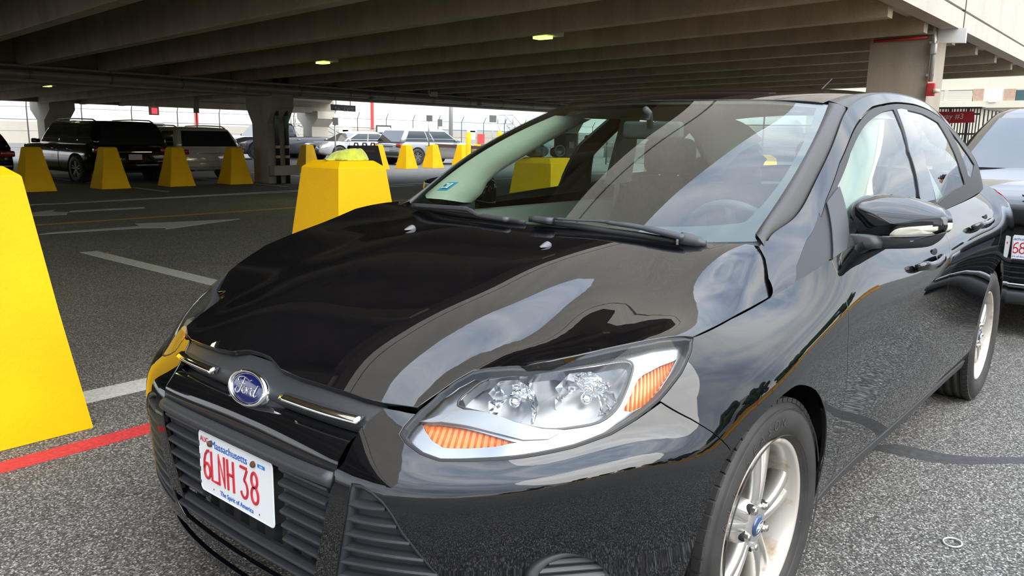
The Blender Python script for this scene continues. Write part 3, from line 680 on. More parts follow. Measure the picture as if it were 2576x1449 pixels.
ho2 = [q for q in ho]+[(q[0], -q[1]) for q in ho[::-1] if q[1] > 1e-4]
HOODO = put('hood', trim(HOOD, ho2, res=.025, gap=.0022), PAINT, CAR)
print('hood uv', np.round(hre, 3).tolist(), np.round(hrr, 3).tolist(), np.round(hf[:2], 3).tolist(), np.round(ht[-1], 3))

# ---------------------------------------------------------------- greenhouse side
GX = [-.10, -.18, -.25, -.40, -.60, -.85, -1.05, -1.2, -1.45, -1.8, -2.2, -2.6, -2.9, -3.15, -3.4]
GB = [(.803,.865),(.815,.882),(.826,.900),(.843,.937),(.838,.945),(.834,.952),(.832,.958),(.829,.963),(.825,.971),(.818,.984),(.805,.998),(.78,1.012),(.745,1.026),(.67,1.043),(.58,1.06)]
GT = [(.795,.872),(.755,.925),(.718,.970),(.716,1.020),(.700,1.106),(.665,1.237),(.626,1.336),(.605,1.378),(.59,1.418),(.582,1.436),(.58,1.426),(.582,1.372),(.59,1.297),(.60,1.20),(.56,1.08)]
def gnet():
    R = []
    for k, f in enumerate((0, .33, .67, 1.)):
        row = []
        for x, (yb, zb), (yt, zt) in zip(GX, GB, GT):
            h = zt-zb; y = yb+(yt-yb)*f+math.sin(PI*f)*.10*h; z = zb+h*f
            row.append((x, y, z))
        R.append(row)
    return R
GREEN = Surf(gnet(), ku=[-x for x in GX], kv=[0, .33, .67, 1.])
if GREEN.n([[1.5, .5]])[0][1] < 0: GREEN.sg = -1
# lengths in v are not metres here, so scale v for meshing
class Scaled:
    def __init__(s, S, k): s.S = S; s.k = k
    def e(s, uv): uv = np.asarray(uv, float).reshape(-1, 2); return s.S.e(uv*[1, 1/s.k])
    def n(s, uv): uv = np.asarray(uv, float).reshape(-1, 2); return s.S.n(uv*[1, 1/s.k])
GK = .42; GS = Scaled(GREEN, GK)
def gpx(pts, dom=(.0, 3.3, -.1, 1.05)): return GREEN.px(pts, dom)*[1, GK]
TRIM_OUT = [(1940,600),(1989,556),(2041,475),(2079,399),(2112,325),(2125,281)]
FRAME_OUT = [(2066,545),(2077,505),(2112,409.5),(2142,339),(2163.6,300.7),(2196,268),(2221,262),(2257,257),(2301,262),(2367,295),(2433,368)]
GL_F = [(2109,467),(2142,383),(2168,330),(2197,297),(2223.5,280.5),(2250,275),(2258,292),(2287,380),(2314,498),(2340,600),(2110,640),(2104,560)]
GL_R = [(2282,276),(2323,286),(2362,308),(2396,368),(2420,434),(2429,464),(2400,478),(2358,512),(2330,415)]
GL_Q = [(2384,318),(2425,372),(2453,414),(2447,450),(2440,458),(2437,440),(2420,390),(2400,345)]
fo = gpx(FRAME_OUT); gf = gpx(GL_F[:9]); gr = gpx(GL_R); gq = gpx(GL_Q)
def gx_(z0, xs_, f): return [(-x, f*GK) for x in xs_]
gb_front = GREEN.px([(1999,716)], (0, .6, -.2, 1))[0]
u_sail = .42
# side frame: along the top edge, the C pillar, back along the door frames, the pillar foot
top = [(u, GK) for u in [.12, .18, .25, .32, .4, .5, .6, .72, .85, .95, 1.05, 1.15, 1.3, 1.5, 1.8, 2.1, 2.4, 2.7, 2.9, 3.1, 3.3]]
fo_u = [tuple(q) for q in fo]
sail = [tuple(q) for q in gpx([(2061,533),(2030,603),(2003,673),(1999,716)])]
hr_g = [tuple(q) for q in gpx([(1938,748),(1934,700),(1926,650),(1910,620)])]
top = [(u, GK) for u in [.27, .34, .42, .5, .6, .72, .85, .95, 1.05, 1.15, 1.3, 1.5, 1.8, 2.1, 2.4, 2.7, 2.9, 3.1, 3.3]]
side = top+[(3.3, 0), (3.1, 0)]+[(3.02, .16*GK)]+fo_u[::-1]+sail+[(sail[-1][0]-.02, 0.), (hr_g[0][0], 0.)]+hr_g
both('side_frame', trim(GS, side, res=.03), PAINT, CAR)
# window surround (satin black), glass, B pillar cover
fr_in = [(q[0]+.002, q[1]-.004) for q in fo_u]
SATIN = mat('satin_black_trim', (.016, .016, .017), .5)
ee = gf[8]+(gf[8]-gf[7])*max(0, (gf[8][1]-.085*GK)/(gf[7][1]-gf[8][1])); gfi = [tuple(q) for q in gf[:9]]+([tuple(ee)] if gf[8][1] > .09*GK else [])+[(.80, .07*GK), (.62, .10*GK), (.60, .2*GK)]
gri = [tuple(q) for q in gr]
gqi = [tuple(q) for q in gq[:4]]+[tuple(q) for q in gq[5:]]
surround = fr_in+[(3.02, .16*GK), (3.08, 0.), (1.5, 0.), (.42, 0.), (sail[-1][0]-.01, 0.)]+sail[::-1]
print('gf', np.round(gf, 2).tolist(), 'gr', np.round(gr, 2).tolist(), 'gq', np.round(gq, 2).tolist(), 'fo', np.round(fo, 2).tolist())
both('window_surround', trim(GS, surround, [gfi, gri, gqi], res=.04, off=-.002, gap=.001), SATIN, CAR)
for nm, pl in (('front_side_window', gfi), ('rear_side_window', gri), ('quarter_window', gqi)):
    both(nm, trim(GS, pl, res=.05, off=-.006, gap=-.004, lip=0), SIDE_GLASS, CAR)

cp = gpx([(2256,275),(2266,273),(2281,276),(2330,415),(2352,503),(2318,510),(2314,498),(2287,380)])
both('centre_pillar_cover', trim(GS, [tuple(q) for q in cp], res=.04, off=.001, gap=.001, lip=.006), GLOSSBLK, CAR)
# ---------------------------------------------------------------- roof, windshield, tail
RXC = [-.88, -1.1, -1.35, -1.6, -1.9, -2.2, -2.5, -2.8]; RZC = [1.366, 1.415, 1.449, 1.464, 1.468, 1.456, 1.427, 1.385]
RY = [0, .2, .4, .52, .62]; RD = [0, .004, .016, .031, .055]
ry = [-.4, -.2]+RY
ROOF = Surf([[(x, y, z-RD[RY.index(abs(y))]) for x, z in zip(RXC, RZC)] for y in ry], ku=[-x for x in RXC], kv=ry)
if ROOF.n([[1.5, .2]])[0][2] < 0: ROOF.sg = -1
hdx = lambda y: .955+.38*y*y
redge = [(1.12, .553), (1.3, .548), (1.6, .545), (2.0, .545), (2.4, .545), (2.62, .55)]
rp = [(hdx(y), y) for y in np.linspace(0, .545, 8)]+redge[1:]+[(2.56, .4), (2.52, .2), (2.5, 0)]
rp = rp+[(a, -b) for a, b in rp[::-1] if b > 0]
put('roof', trim(ROOF, rp, res=.05), PAINT, CAR)
# windshield
WROW = []
for f in (0, .33, .67, 1.):
    row = []
    for t in (-1, -.66, -.33, 0, .33, .66, 1):
        yb, yt = .705*t, .585*t; xb, xt = -.01-.51*yb*yb, -hdx(yt)+.004
        zb = .952+.025*t*t; zt = ROOF.e([(hdx(yt), yt)])[0][2]-.004
        p = np.array([xb, yb, zb])*(1-f)+np.array([xt, yt, zt])*f; p[1] *= 1+.055*math.sin(PI*f)
        b = math.sin(PI*f)*.028; row.append(tuple(p+np.array([.42, 0, .9])*b))
    WROW.append(row)
WS = Surf(WROW, ku=[-.66, -.44, -.22, 0, .22, .44, .66], kv=[0, .35, .7, 1.05])
if WS.n([[0, .5]])[0][2] < 0: WS.sg = -1
WX = .645
wpoly = rowline(0, -WX, WX, 10)+[(WX*.985, .5), (WX, 1.05)]+rowline(1.05, WX, -WX, 10)[1:]+[(-WX*.985, .5)]
put('windshield', trim(WS, wpoly, res=.06, gap=0, lip=0), WS_GLASS, CAR)
FRIT = mat('ceramic_border', (.004, .005, .005), .35)
inner = smoothline([(-.56,.10),(-.30,.085),(0,.075),(.30,.085),(.555,.10),(.60,.17),(.612,.5),(.60,.96),(.57,1.012),(.3,1.018),(0,1.02),(-.3,1.018),(-.57,1.012),(-.60,.96),(-.612,.5),(-.60,.17)], 5, True)
put('windshield_border', trim(WS, wpoly, [inner], res=.06, gap=0, lip=0, off=-.004), FRIT, CAR)
# side strips of the windshield and the roof ditch mouldings
STRIP = mat('grey_black_moulding', (.05, .047, .045), .45)
def strip_rows(sd):
    us = np.concatenate([np.linspace(.235, 1.10, 22)]); R = []
    T = GREEN.e([(u, 1.) for u in us]); In = []
    for k, u in enumerate(us):
        f = k/(len(us)-1); w = WS.e([(.635, .03+f*1.03)])[0]; In.append(w)
    for p, q in zip(T, In):
        p = p+np.array([0, -.006, .002]); mid = (p+q)/2+np.array([.003, .002, .007])
        R.append([p+np.array([0, 0, -.012]), p+(0, 0, .0), p*.8+q*.2+np.array([.001, .001, .005]), mid, q+np.array([.001, 0, .006]), q+np.array([0, 0, -.004])])
    R = np.array(R)*[1, sd, 1]; return R
for sd in (1, -1): loft(strip_rows(sd), 'windshield_side_strip', STRIP, CAR)
for sd in (1, -1):
    us = np.linspace(1.10, 3.2, 26); T = GREEN.e([(u, 1.) for u in us]); R = []
    for u, p in zip(us, T):
        z2 = ROOF.e([(min(max(u, .9), 2.7), .548)])[0]; q = np.array([p[0], .55, z2[2] if u < 2.65 else p[2]+.004]);
        R.append([p+(0, 0, -.01), p+(0, 0, .003), (p+q)/2+(0, 0, .004), q+(0, 0, .002), q+(0, 0, -.01)])
    loft(np.array(R)*[1, sd, 1], 'roof_ditch_moulding', STRIP, CAR)
# rear window, shelf and trunk lid
bl = []
for f in np.linspace(0, 1, 6):
    row = []
    for t in np.linspace(-1, 1, 9):
        yt, yb = .56*t, .62*t
        a = np.array([-2.53-.09*t*t, yt, 1.418-.045*t*t]); b = np.array([-3.12+.05*t*t, yb, 1.115]); p = a*(1-f)+b*f
        row.append(tuple(p+np.array([-.3, 0, .9])*math.sin(PI*f)*.03))
    bl.append(row)
loft(bl, 'rear_window', glass('rear_window_glass', (.40, .47, .44), 1.45), CAR)
tk = []
for x, z, yw in ((-3.08, 1.11, .66), (-3.2, 1.112, .63), (-3.35, 1.11, .60), (-3.5, 1.10, .56), (-3.57, 1.07, .53), (-3.60, .95, .52), (-3.62, .8, .5)):
    tk.append([(x+.06*t*t, yw*t, z-.035*t*t-(.02 if abs(t) == 1 else 0)) for t in np.linspace(-1, 1, 11)])
loft(tk, 'trunk_lid', PAINT, CAR)
g = MB(); a0 = at(2092, 214, 'x', -2.35); a0 = np.array([-2.35, 0.02, 1.438]); a1 = a0+np.array([-.30, .0, .13])
g.tube([a0, a0+(a1-a0)*.25, a1], [.009, .005, .0025], 8); g.rbox(a0+np.array([.01, 0, 0]), (.07, .035, .03), .014); g.build('roof_antenna', RUBBER, CAR)

# ---------------------------------------------------------------- front bumper cover
zy = lambda pts: BODY.yz([(y, z) for y, z in pts], (0, SU[4], 0, SV[6]))
OPEN_SIDE = [(843,1176),(836,1215),(824,1262),(812,1320),(799,1385),(790,1449)]
os_ = BODY.px(OPEN_SIDE, (0, SU[3], 0, SV[6])); osr = zy([(.325, .345), (.315, .305), (.29, .278)])
UP_SIDE = [(1045,1041),(1005,1033),(967,1026),(935,1050),(905,1078),(882,1120),(865,1160),(852,1176)]
us_ = BODY.px(UP_SIDE, (0, SU[3], SV[2], SV[6]+.02))
slot = zy([(0, .208), (.2, .208), (.36, .213), (.42, .222), (.425, .235), (.40, .245)])
af = [tuple(q) for q in arch[:k_s+1]]
bp = [tuple(q) for q in us_]+[tuple(q) for q in os_]+[tuple(q) for q in osr]+[tuple(q) for q in zy([(.15, .272), (0, .27)])]
bp += [tuple(q) for q in zy([(0, .248), (.2, .248), (.38, .25)])]+[tuple(q) for q in slot[::-1]]
bp[-1] = (0., bp[-1][1])
bp += [(0., SV[0])]+rowline(SV[0], 0, SU[4], 14)[1:]+[(af[0][0]+.0, max(af[0][1], SV[0]))]
bp += af+[tuple(q) for q in bs[::-1]]+[tuple(q) for q in hl_bot[4:14]]
i27 = [i for i, q in enumerate(bp) if abs(q[0]) < .02]
SG = [(885,1216),(905,1219),(930,1234),(960,1260),(985,1294),(1012,1340),(1058,1398),(1105,1451)]
sg = BODY.px(SG, (0, SU[4], 0, SV[6])); sg2 = zy([(.56, .27), (.53, .245), (.43, .245), (.415, .27), (.41, .33)])
sg2 = BODY.px([(1150,1505),(1120,1540),(850,1520),(845,1449),(858,1370),(872,1290)], (0, SU[4], 0, SV[6]))
sgp = [tuple(q) for q in sg]+[tuple(q) for q in sg2]
fc = BODY.px([(1425,1462)], (SU[1], SU[5], 0, SV[4]))[0]
FOG = [(1425+112*math.cos(a)+6*math.sin(a), 1468+74*math.sin(a)) for a in np.linspace(0, 2*PI, 24, endpoint=False)]
fog = BODY.px(FOG, (SU[1], SU[5], 0, SV[4]))
bt = trim(BODY, bp, [sgp, fog], res=.03)
put('front_bumper', join(bt, mirror(bt)), PAINT, CAR)

# ---------------------------------------------------------------- grille
B1 = Off(BODY, -.030); B2 = Off(BODY, -.06); B0 = Off(BODY, .0)
def bodycurve(S, z, y0, y1, n=21, dz=0.):
    """points along the nose at height z between two y, mirrored for negative y"""
    ys = np.linspace(y0, y1, n); uv = BODY.yz([(abs(y), z+dz*(abs(y)/.33)**2) for y in ys], (0, SU[4], 0, SV[6]))
    P = S.e(uv); P[:, 1] = np.where(ys < 0, -np.abs(P[:, 1]), P[:, 1]); P[:, 1] = np.where(np.abs(ys) < 1e-6, 0, P[:, 1]); return P
GRILLE = mat('grille_black_plastic', (.028, .030, .033), .38)
def band(name, z0, z1, y0, y1, off0, off1, mt, parent, n=25, dz0=0., dz1=0., thick=.02):
    a = bodycurve(Off(BODY, off0), z0, y0, y1, n, dz0); b = bodycurve(Off(BODY, off1), z1, y0, y1, n, dz1)
    R = np.array([a*(1-t)+b*t for t in np.linspace(0, 1, 5)]); k = R-np.array([thick, 0, 0])
    return loft(np.concatenate([[k[0]], R, [k[-1]]]), name, mt, parent)
gr_ = band('grille', .275, .57, -.335, .335, -.075, -.075, GRILLE, CAR)
# slats either side of the plate and bars below it
zs = [.545, .512, .479, .446, .413, .380]
def slat(y0, y1, z, parent, S=Off(BODY, -.014), h=.009, d=.012, dz=0., n=9, nm='slat'):
    P = bodycurve(S, z, y0, y1, n, dz); g = MB()
    sec = [(-.1, -1), (.55, -.75), (1., .05), (.9, .55), (-.1, 1.0), (-1, .9), (-1, -.9)]
    R = []
    for p in P: R.append([p+np.array([a*d, 0, b*h]) for a, b in sec])
    g.grid(np.array(R), 0, False, closed=True, caps=True); return g.build(nm, GRILLE, parent)
for sd in (1, -1):
    for z in zs: slat(sd*.165, sd*(.327-.02*(.545-z)/.165), z, gr_)
    R = [[p for p in bodycurve(Off(BODY, -.020), z, sd*.16, sd*.33, 7)] for z in np.linspace(.36, .565, 6)]
    loft(R, 'grille_backing_panel', GRILLE, gr_)
for z in (.335, .305): slat(-.315, .315, z, gr_, h=.010, n=25)
for y in np.linspace(-.28, .28, 9):
    g = MB(); p = bodycurve(Off(BODY, -.05), .32, y, y+1e-3, 2)[0]; g.box(p, (.02, .006, .075)); g.build('grille_rib', GRILLE, gr_)
# plate carrier and the rounded plastic lip over the grille
lipc = bodycurve(Off(BODY, -.002), .5635, -.338, .338, 33, .004)
g = MB(); sec = [(-1.6, -1.0), (.1, -1.), (.75, -.6), (1., 0), (.75, .6), (0, 1.), (-1.6, 1.1)]
g.grid(np.array([[p+np.array([a*.014, 0, b*.0165]) for a, b in sec] for p in lipc]), 0, True, closed=True, caps=True); g.build('grille_lip', PLASTIC, CAR)
# gloss black panel between lip and chrome
a = bodycurve(Off(BODY, .001), .605, -.335, .335, 33, -.012); 
R = []
for z, o_, dz in ((.576, -.014, .0), (.583, -.001, .0), (.605, .004, .0), (.635, .001, .0), (.652, -.012, .0), (.660, -.03, .0)):
    R.append(bodycurve(Off(BODY, o_), z, -.345, .345, 33, dz))
loft(R, 'gloss_grille_panel', GLOSSBLK, CAR)
R = []
for z, o_ in ((.660, -.028), (.670, -.006), (.684, -.003), (.70, -.004), (.722, -.008), (.742, -.014)):
    R.append(bodycurve(Off(BODY, o_), z, -.385, .385, 33, -.006 if z > .7 else 0))
loft(R, 'upper_grille_panel', PLASTIC, CAR)
# chrome bars
def bar(sd):
    top_ = [(716,988),(760,1003),(820,1022),(870,1036),(913,1047)]; bot_ = [(711,1001),(758,1018),(818,1038),(868,1052),(905,1062)]
    tp = Off(BODY, .006).px(top_, (0, SU[3], SV[3], SV[6]+.02)); bt_ = Off(BODY, .006).px(bot_, (0, SU[3], SV[3], SV[6]+.02))
    A = Off(BODY, .006).e(tp); B = Off(BODY, .008).e(bt_); A = smoothline(A, 5); B = smoothline(B, 5)
    n_ = np.array([.95, .2, .12]); A = A+n_*.006; B = B+n_*.009-np.array([0, 0, .004]); R = []
    for a_, b_ in zip(A, B): R.append([a_-n_*.012, a_+n_*.001, a_*.75+b_*.25+n_*.0055, a_*.25+b_*.75+n_*.0065, b_+n_*.002, b_-n_*.014])
    R = np.array(R)*[1, sd, 1]; g = MB(); g.grid(R, 0, True, closed=True, caps=True); return g.build('chrome_grille_bar', CHROME, CAR), A*[1, sd, 1]
for sd in (1, -1):
    c_, A = bar(sd)
# badge
bc = at(630.5, 977, 'y', 0)+np.array([.006, 0, .002]); bn = np.array([.90, 0, .30]); bn /= np.linalg.norm(bn); bx = np.array([0, 1., 0]); by = np.cross(bn, bx); by = by if by[2] > 0 else -by
BLUE = mat('badge_blue', (.008, .014, .10), .12, Coat_Weight=1.)
def disc(g, prof, a, b, c, m=0, n=48):
    """oval dome: prof = (scale, height)"""
    g.grid([[c+bx*(a*s*math.cos(t))+by*(b*s*math.sin(t))+bn*h for t in [2*PI*i/n for i in range(n)]] for s, h in prof], m, True, closed=True)
g = MB(); disc(g, [(1.9, -.030), (1.55, -.012), (1.3, -.003), (1.08, .0), (.9, .0), (0, .0)], .070, .039, bc-bn*.012); g.build('badge_housing', PLASTIC, CAR)
bd = MB(); disc(bd, [(1.02, -.012), (1.02, .002), (.98, .006), (.90, .0075), (.86, .004), (.85, .001)], .0745, .0395, bc); badge = bd.build('badge', CHROME, CAR)
g = MB(); disc(g, [(.855, .0005), (.6, .003), (.3, .004), (0, .0042)], .0745, .0395, bc); g.build('badge_face', BLUE, badge)
g = MB(); n = 64
ring = [bc+bx*(.0745*.80*math.cos(t))+by*(.0395*.79*math.sin(t))+bn*.0022 for t in [2*PI*i/n for i in range(n+1)]]
g.tube(ring, .0007, 6, up=bn); 
SCRIPT = [ # cursive letters of the oval badge, unit box -1..1 by -1..1
 [(-.62,.30),(-.74,.34),(-.80,.50),(-.66,.70),(-.35,.76),(-.05,.66),(.12,.58),(.22,.70)],
 [(-.30,.72),(-.36,.30),(-.46,-.20),(-.62,-.52),(-.80,-.50),(-.84,-.30),(-.74,-.18)],
 [(-.56,.14),(-.36,.20),(-.18,.26)],
 [(-.14,.06),(-.30,-.10),(-.30,-.36),(-.14,-.44),(.0,-.26),(.0,-.02),(-.14,.06),(-.02,-.02),(.12,.02)],
 [(.12,.04),(.10,-.20),(.06,-.44)], [(.10,-.12),(.18,.04),(.32,.10),(.34,-.02)],
 [(.62,.0),(.50,.06),(.38,-.12),(.38,-.36),(.50,-.44),(.64,-.24),(.72,.10),(.80,.46)], [(.80,.46),(.68,-.0),(.62,-.34),(.70,-.46),(.84,-.32)]]
for st in SCRIPT:
    p = smoothline(st, 6); wd = .0015
    P = [bc+bx*(q[0]*.050+.001)+by*(q[1]*.029)+bn*.0046 for q in p]
    g.tube(P, [wd*(.65+.5*math.sin(PI*i/(len(P)-1))) for i in range(len(P))], 6, up=bn)
g.build('badge_lettering', CHROME, badge)

# ---------------------------------------------------------------- side grilles and fog covers
def side_insert(sd):
    B = Off(BODY, -.021); uv = np.array(sgp); t = trim(B, sgp, res=.04, gap=-.004, lip=0)
    o = put('side_grille', t if sd > 0 else mirror(t), GRILLE, CAR)
    ends = [((880,1263),(970,1277)),((871,1298),(999,1321)),((863,1335),(1032,1363)),((857,1370),(1067,1405)),((850,1405),(1102,1442)),((846,1440),(1135,1482)),((848,1476),(1150,1520))]
    B3 = Off(BODY, -.012)
    for a_, b_ in ends:
        pts = [(a_[0]*(1-f)+b_[0]*f, a_[1]*(1-f)+b_[1]*f+4*math.sin(PI*f)) for f in np.linspace(0, 1, 7)]
        P = B3.e(B3.px(pts, (0, SU[4], 0, SV[6])))*[1, sd, 1]; g = MB()
        nn = np.array([.75, .6*sd, 0]); R = []
        for p in P: R.append([p+nn*q*.012+np.array([0, 0, r*.0075]) for q, r in ((-1.3, -.9), (.1, -1), (.8, -.55), (1, 0), (.75, .5), (-.1, .9), (-1.3, 1.1))])
        g.grid(np.array(R), 0, False, closed=True, caps=True); g.build('slat', GRILLE, o)
    R = []; L = Off(BODY, -.004); 
    pl = np.array(dens(sgp, .02)); P = Off(BODY, -.003).e(pl); c = P.mean(0); Q = []
    for p in P: Q.append(p+(c-p)/np.linalg.norm(c-p)*.010)
    nb = BODY.n(pl); R = np.array([P-nb*.006, P+nb*.001, np.array(Q)-nb*.001, np.array(Q)-nb*.03])*[1, sd, 1]
    g = MB(); G = np.transpose(R, (1, 0, 2)); G = np.concatenate([G, G[:1]]); g.grid(G, 0, True); g.build('side_grille_rim', GRILLE, o)
for sd in (1, -1): side_insert(sd)
FOGM = mat('fog_cover_grey', (.060, .063, .066), .42)
def fogc(sd):
    t = trim(Off(BODY, -.05), [tuple(q) for q in fog], res=.04, gap=-.006, lip=0); o = put('fog_lamp_recess', t if sd > 0 else mirror(t), DARK, CAR)
    cen = BODY.e([fc])[0]; nn = BODY.n([fc])[0]; nn = np.array([nn[0], nn[1], nn[2]*.2]); nn /= np.linalg.norm(nn); ex = np.cross((0, 0, 1), nn); ex /= np.linalg.norm(ex); ez = np.cross(nn, ex)
    cen = cen-nn*.012+ex*.012
    g = MB(); G = []
    for s_, h in ((.72, -.02), (.76, .002), (.88, .006), (.99, .0), (1.02, -.03)):
        G.append([(cen+ex*.088*s_*math.cos(a)+ez*.058*s_*math.sin(a)+nn*h)*[1, sd, 1] for a in np.linspace(0, 2*PI, 40, endpoint=False)])
    g.grid(G, 0, True, closed=True); cv = g.build('fog_lamp_cover', FOGM, CAR)
    g = MB(); g.add([(cen+ex*.07*math.cos(a)+ez*.045*math.sin(a)-nn*.018)*[1, sd, 1] for a in np.linspace(0, 2*PI, 32, endpoint=False)], [list(range(32))]); g.build('fog_cover_back', DARK, cv)
    for k in range(5):
        z = .033-.0165*k; hw = .067*math.sqrt(max(0, 1-(z/.0445)**2)); g = MB(); R = []
        for f in np.linspace(-1, 1, 9):
            p = cen+ex*hw*f+ez*z+nn*.0
            R.append([(p+nn*q+ez*r)*[1, sd, 1] for q, r in ((-.018, -.004), (.0, -.005), (.004, .0), (-.002, .005), (-.018, .006))])
        g.grid(np.array(R), 0, False, closed=True, caps=True); g.build('slat', FOGM, cv)
for sd in (1, -1): fogc(sd)
# ---------------------------------------------------------------- headlights
HL = [tuple(q) for q in hl_bot[:-1]]+[tuple(q) for q in hl_top[:-1]]
SILV = mat('lamp_silver', (.36, .37, .38), .22, .95); SILV2 = mat('lamp_white_silver', (.30, .31, .32), .35, .7)
AMBER = mat('amber_lens', (.95, .24, .02), .18, Coat_Weight=.7, Transmission_Weight=.0); AMB2 = mat('amber_ridges', (.80, .13, .01), .3)
DKGLASS = mat('lamp_dark', (.05, .05, .055), .15)
def lamp(sd):
    mm = (lambda t: t) if sd > 0 else mirror
    dom = (0, SU[6], SV[2], SV[6]+.03)
    body = put('headlight', mm(trim(Off(BODY, -.012), HL, res=.05, gap=.001, lip=0)), RUBBER, CAR) if False else None
    WIN = smoothline([(1152,1020),(1180,985),(1230,953),(1340,937),(1446,925),(1530,912),(1575,907),(1592,918),(1588,945),(1572,990),(1550,1030),(1508,1062),(1440,1076),(1370,1080),(1290,1062),(1222,1040)], 3, True)
    Sb = Off(BODY, -.026); win = Sb.px(WIN, dom)
    wl_ = Sb.e(np.concatenate([win, win[:1]]))*[1, sd, 1]
    AMB = [(1058,1063),(1110,1066),(1166,1074),(1241,1094),(1306,1113),(1244,1127),(1170,1131),(1113,1129),(1083,1110),(1066,1085)]; amb = Sb.px(AMB, dom)
    MRK = [(1706,901),(1660,918),(1618,940),(1602,955),(1584,995),(1564,1036),(1588,1040),(1630,1020),(1660,985),(1685,945)]; mrk = Sb.px(MRK, dom)
    inner = Sb.inv(BODY.e(np.array(HL))[:, [1, 2]]*[1, 1], lambda X: X[:, [1, 2]], dom) if False else np.array(HL)
    o = put('headlight', mm(trim(Sb, HL, [win, amb, mrk], res=.03, gap=-.002, lip=.03, bgap=0.)), SILV, CAR)
    g = MB(); g.tube(wl_, .0026, 6, caps=False); g.build('window_rim', DKGLASS, o)
    # gasket
    t = trim(BODY, HL, [inset(dens(np.array(HL) if area(np.array(HL)) > 0 else np.array(HL)[::-1], .02), .009)[0]], res=.03, gap=.0006, lip=.02, off=-.001)
    put('headlight_gasket', mm(t), RUBBER, o)
    hi = inset(dens(np.array(HL) if area(np.array(HL)) > 0 else np.array(HL)[::-1], .02), .006)[0]
    put('headlight_lens', mm(trim(BODY, hi, res=.03, gap=0, lip=0)), LENS, o)
    # amber lamps
    for nm, pl in (('turn_signal', amb), ('side_marker', mrk)):
        a_ = put(nm, mm(trim(Off(BODY, -.036), pl, res=.02, gap=-.003, lip=0)), AMBER, o)
        c0, c1 = pl.min(0), pl.max(0); g = MB()
        for k in range(16):
            uu = c0[0]+(c1[0]-c0[0])*(k+.5)/16; L = [(uu+.0, v) for v in np.linspace(c0[1], c1[1], 40)]; ins = inside(np.array(L), np.array(pl)); L = [q for q, r in zip(L, ins) if r]
            if len(L) > 2: g.tube(Off(BODY, -.034).e([L[0], L[-1]])*[1, sd, 1], .0018, 5)
        g.build('ridge', AMB2, a_)
    # window: deep bucket and two reflector bowls with bulbs
    t = trim(Off(BODY, -.10), win, res=.04, gap=-.012, lip=0); put('reflector_backing', mm(t), SILV2, o)
    wall = dens(win, .02); P0 = Off(BODY, -.026).e(wall); P1 = Off(BODY, -.102).e(wall); g = MB(); G = np.transpose(np.array([P0, P0*.5+P1*.5, P1])*[1, sd, 1], (1, 0, 2)); g.grid(np.concatenate([G, G[:1]]), 0, True); g.build('reflector_wall', CHROME, o)
    for (cx, cy, r, nm) in ((1300, 1003, .052, 'high_beam_reflector'), (1478, 995, .062, 'low_beam_reflector')):
        S9 = Off(BODY, -.085); c = S9.e(S9.px([(cx, cy)], dom))[0]; ax = np.array([.86, .42, -.08]); ax /= np.linalg.norm(ax); c = c*[1, sd, 1]; ax = ax*[1, sd, 1]
        g = MB(); n = 18; prof = [(.10, -.03), (.35, -.022), (.6, -.008), (.85, .012), (1.0, .03)]; a = np.cross(ax, (0, 0, 1.)); a /= np.linalg.norm(a); b = np.cross(a, ax); G = []
        for i_, (q, h) in enumerate(prof):
            G.append([c+ax*h+(a*math.cos(t_)+b*math.sin(t_))*r*q*(1+.06*((k+i_) % 2)) for k, t_ in enumerate([2*PI*k/n for k in range(n)])])
        g.grid(G, 0, False, closed=True); rf = g.build(nm, CHROME, o)
        g = MB(); g.cyl(c-ax*.02, c+ax*.012, .011, .009, 12); g.ell(c+ax*.016, (.012, .012, .012), 12, 8); g.cyl(c-ax*.03, c-ax*.012, .018, .018, 14); g.build('bulb', CHROME, rf)
    # lower silver wing plate
    WG = [(1056,1060),(1102,1046),(1160,1030),(1222,1037),(1290,1060),(1362,1079),(1420,1082),(1380,1104),(1316,1106),(1230,1084),(1166,1068),(1110,1060)]
    put('silver_wing', mm(trim(Off(BODY, -.016), Off(BODY, -.016).px(WG, dom), res=.02, gap=0, lip=.014)), SILV2, o)
    # louvre strakes along the top
    for k in range(7):
        x0 = 1470+22*k; y0 = 908-5.2*k
        P = Off(BODY, -.020).e(Off(BODY, -.020).px([(x0, y0), (x0+24, y0-19)], dom))*[1, sd, 1]; g = MB(); g.tube(P, [.0022, .0014], 6); g.build('strake', DKGLASS, o)
for sd in (1, -1): lamp(sd)

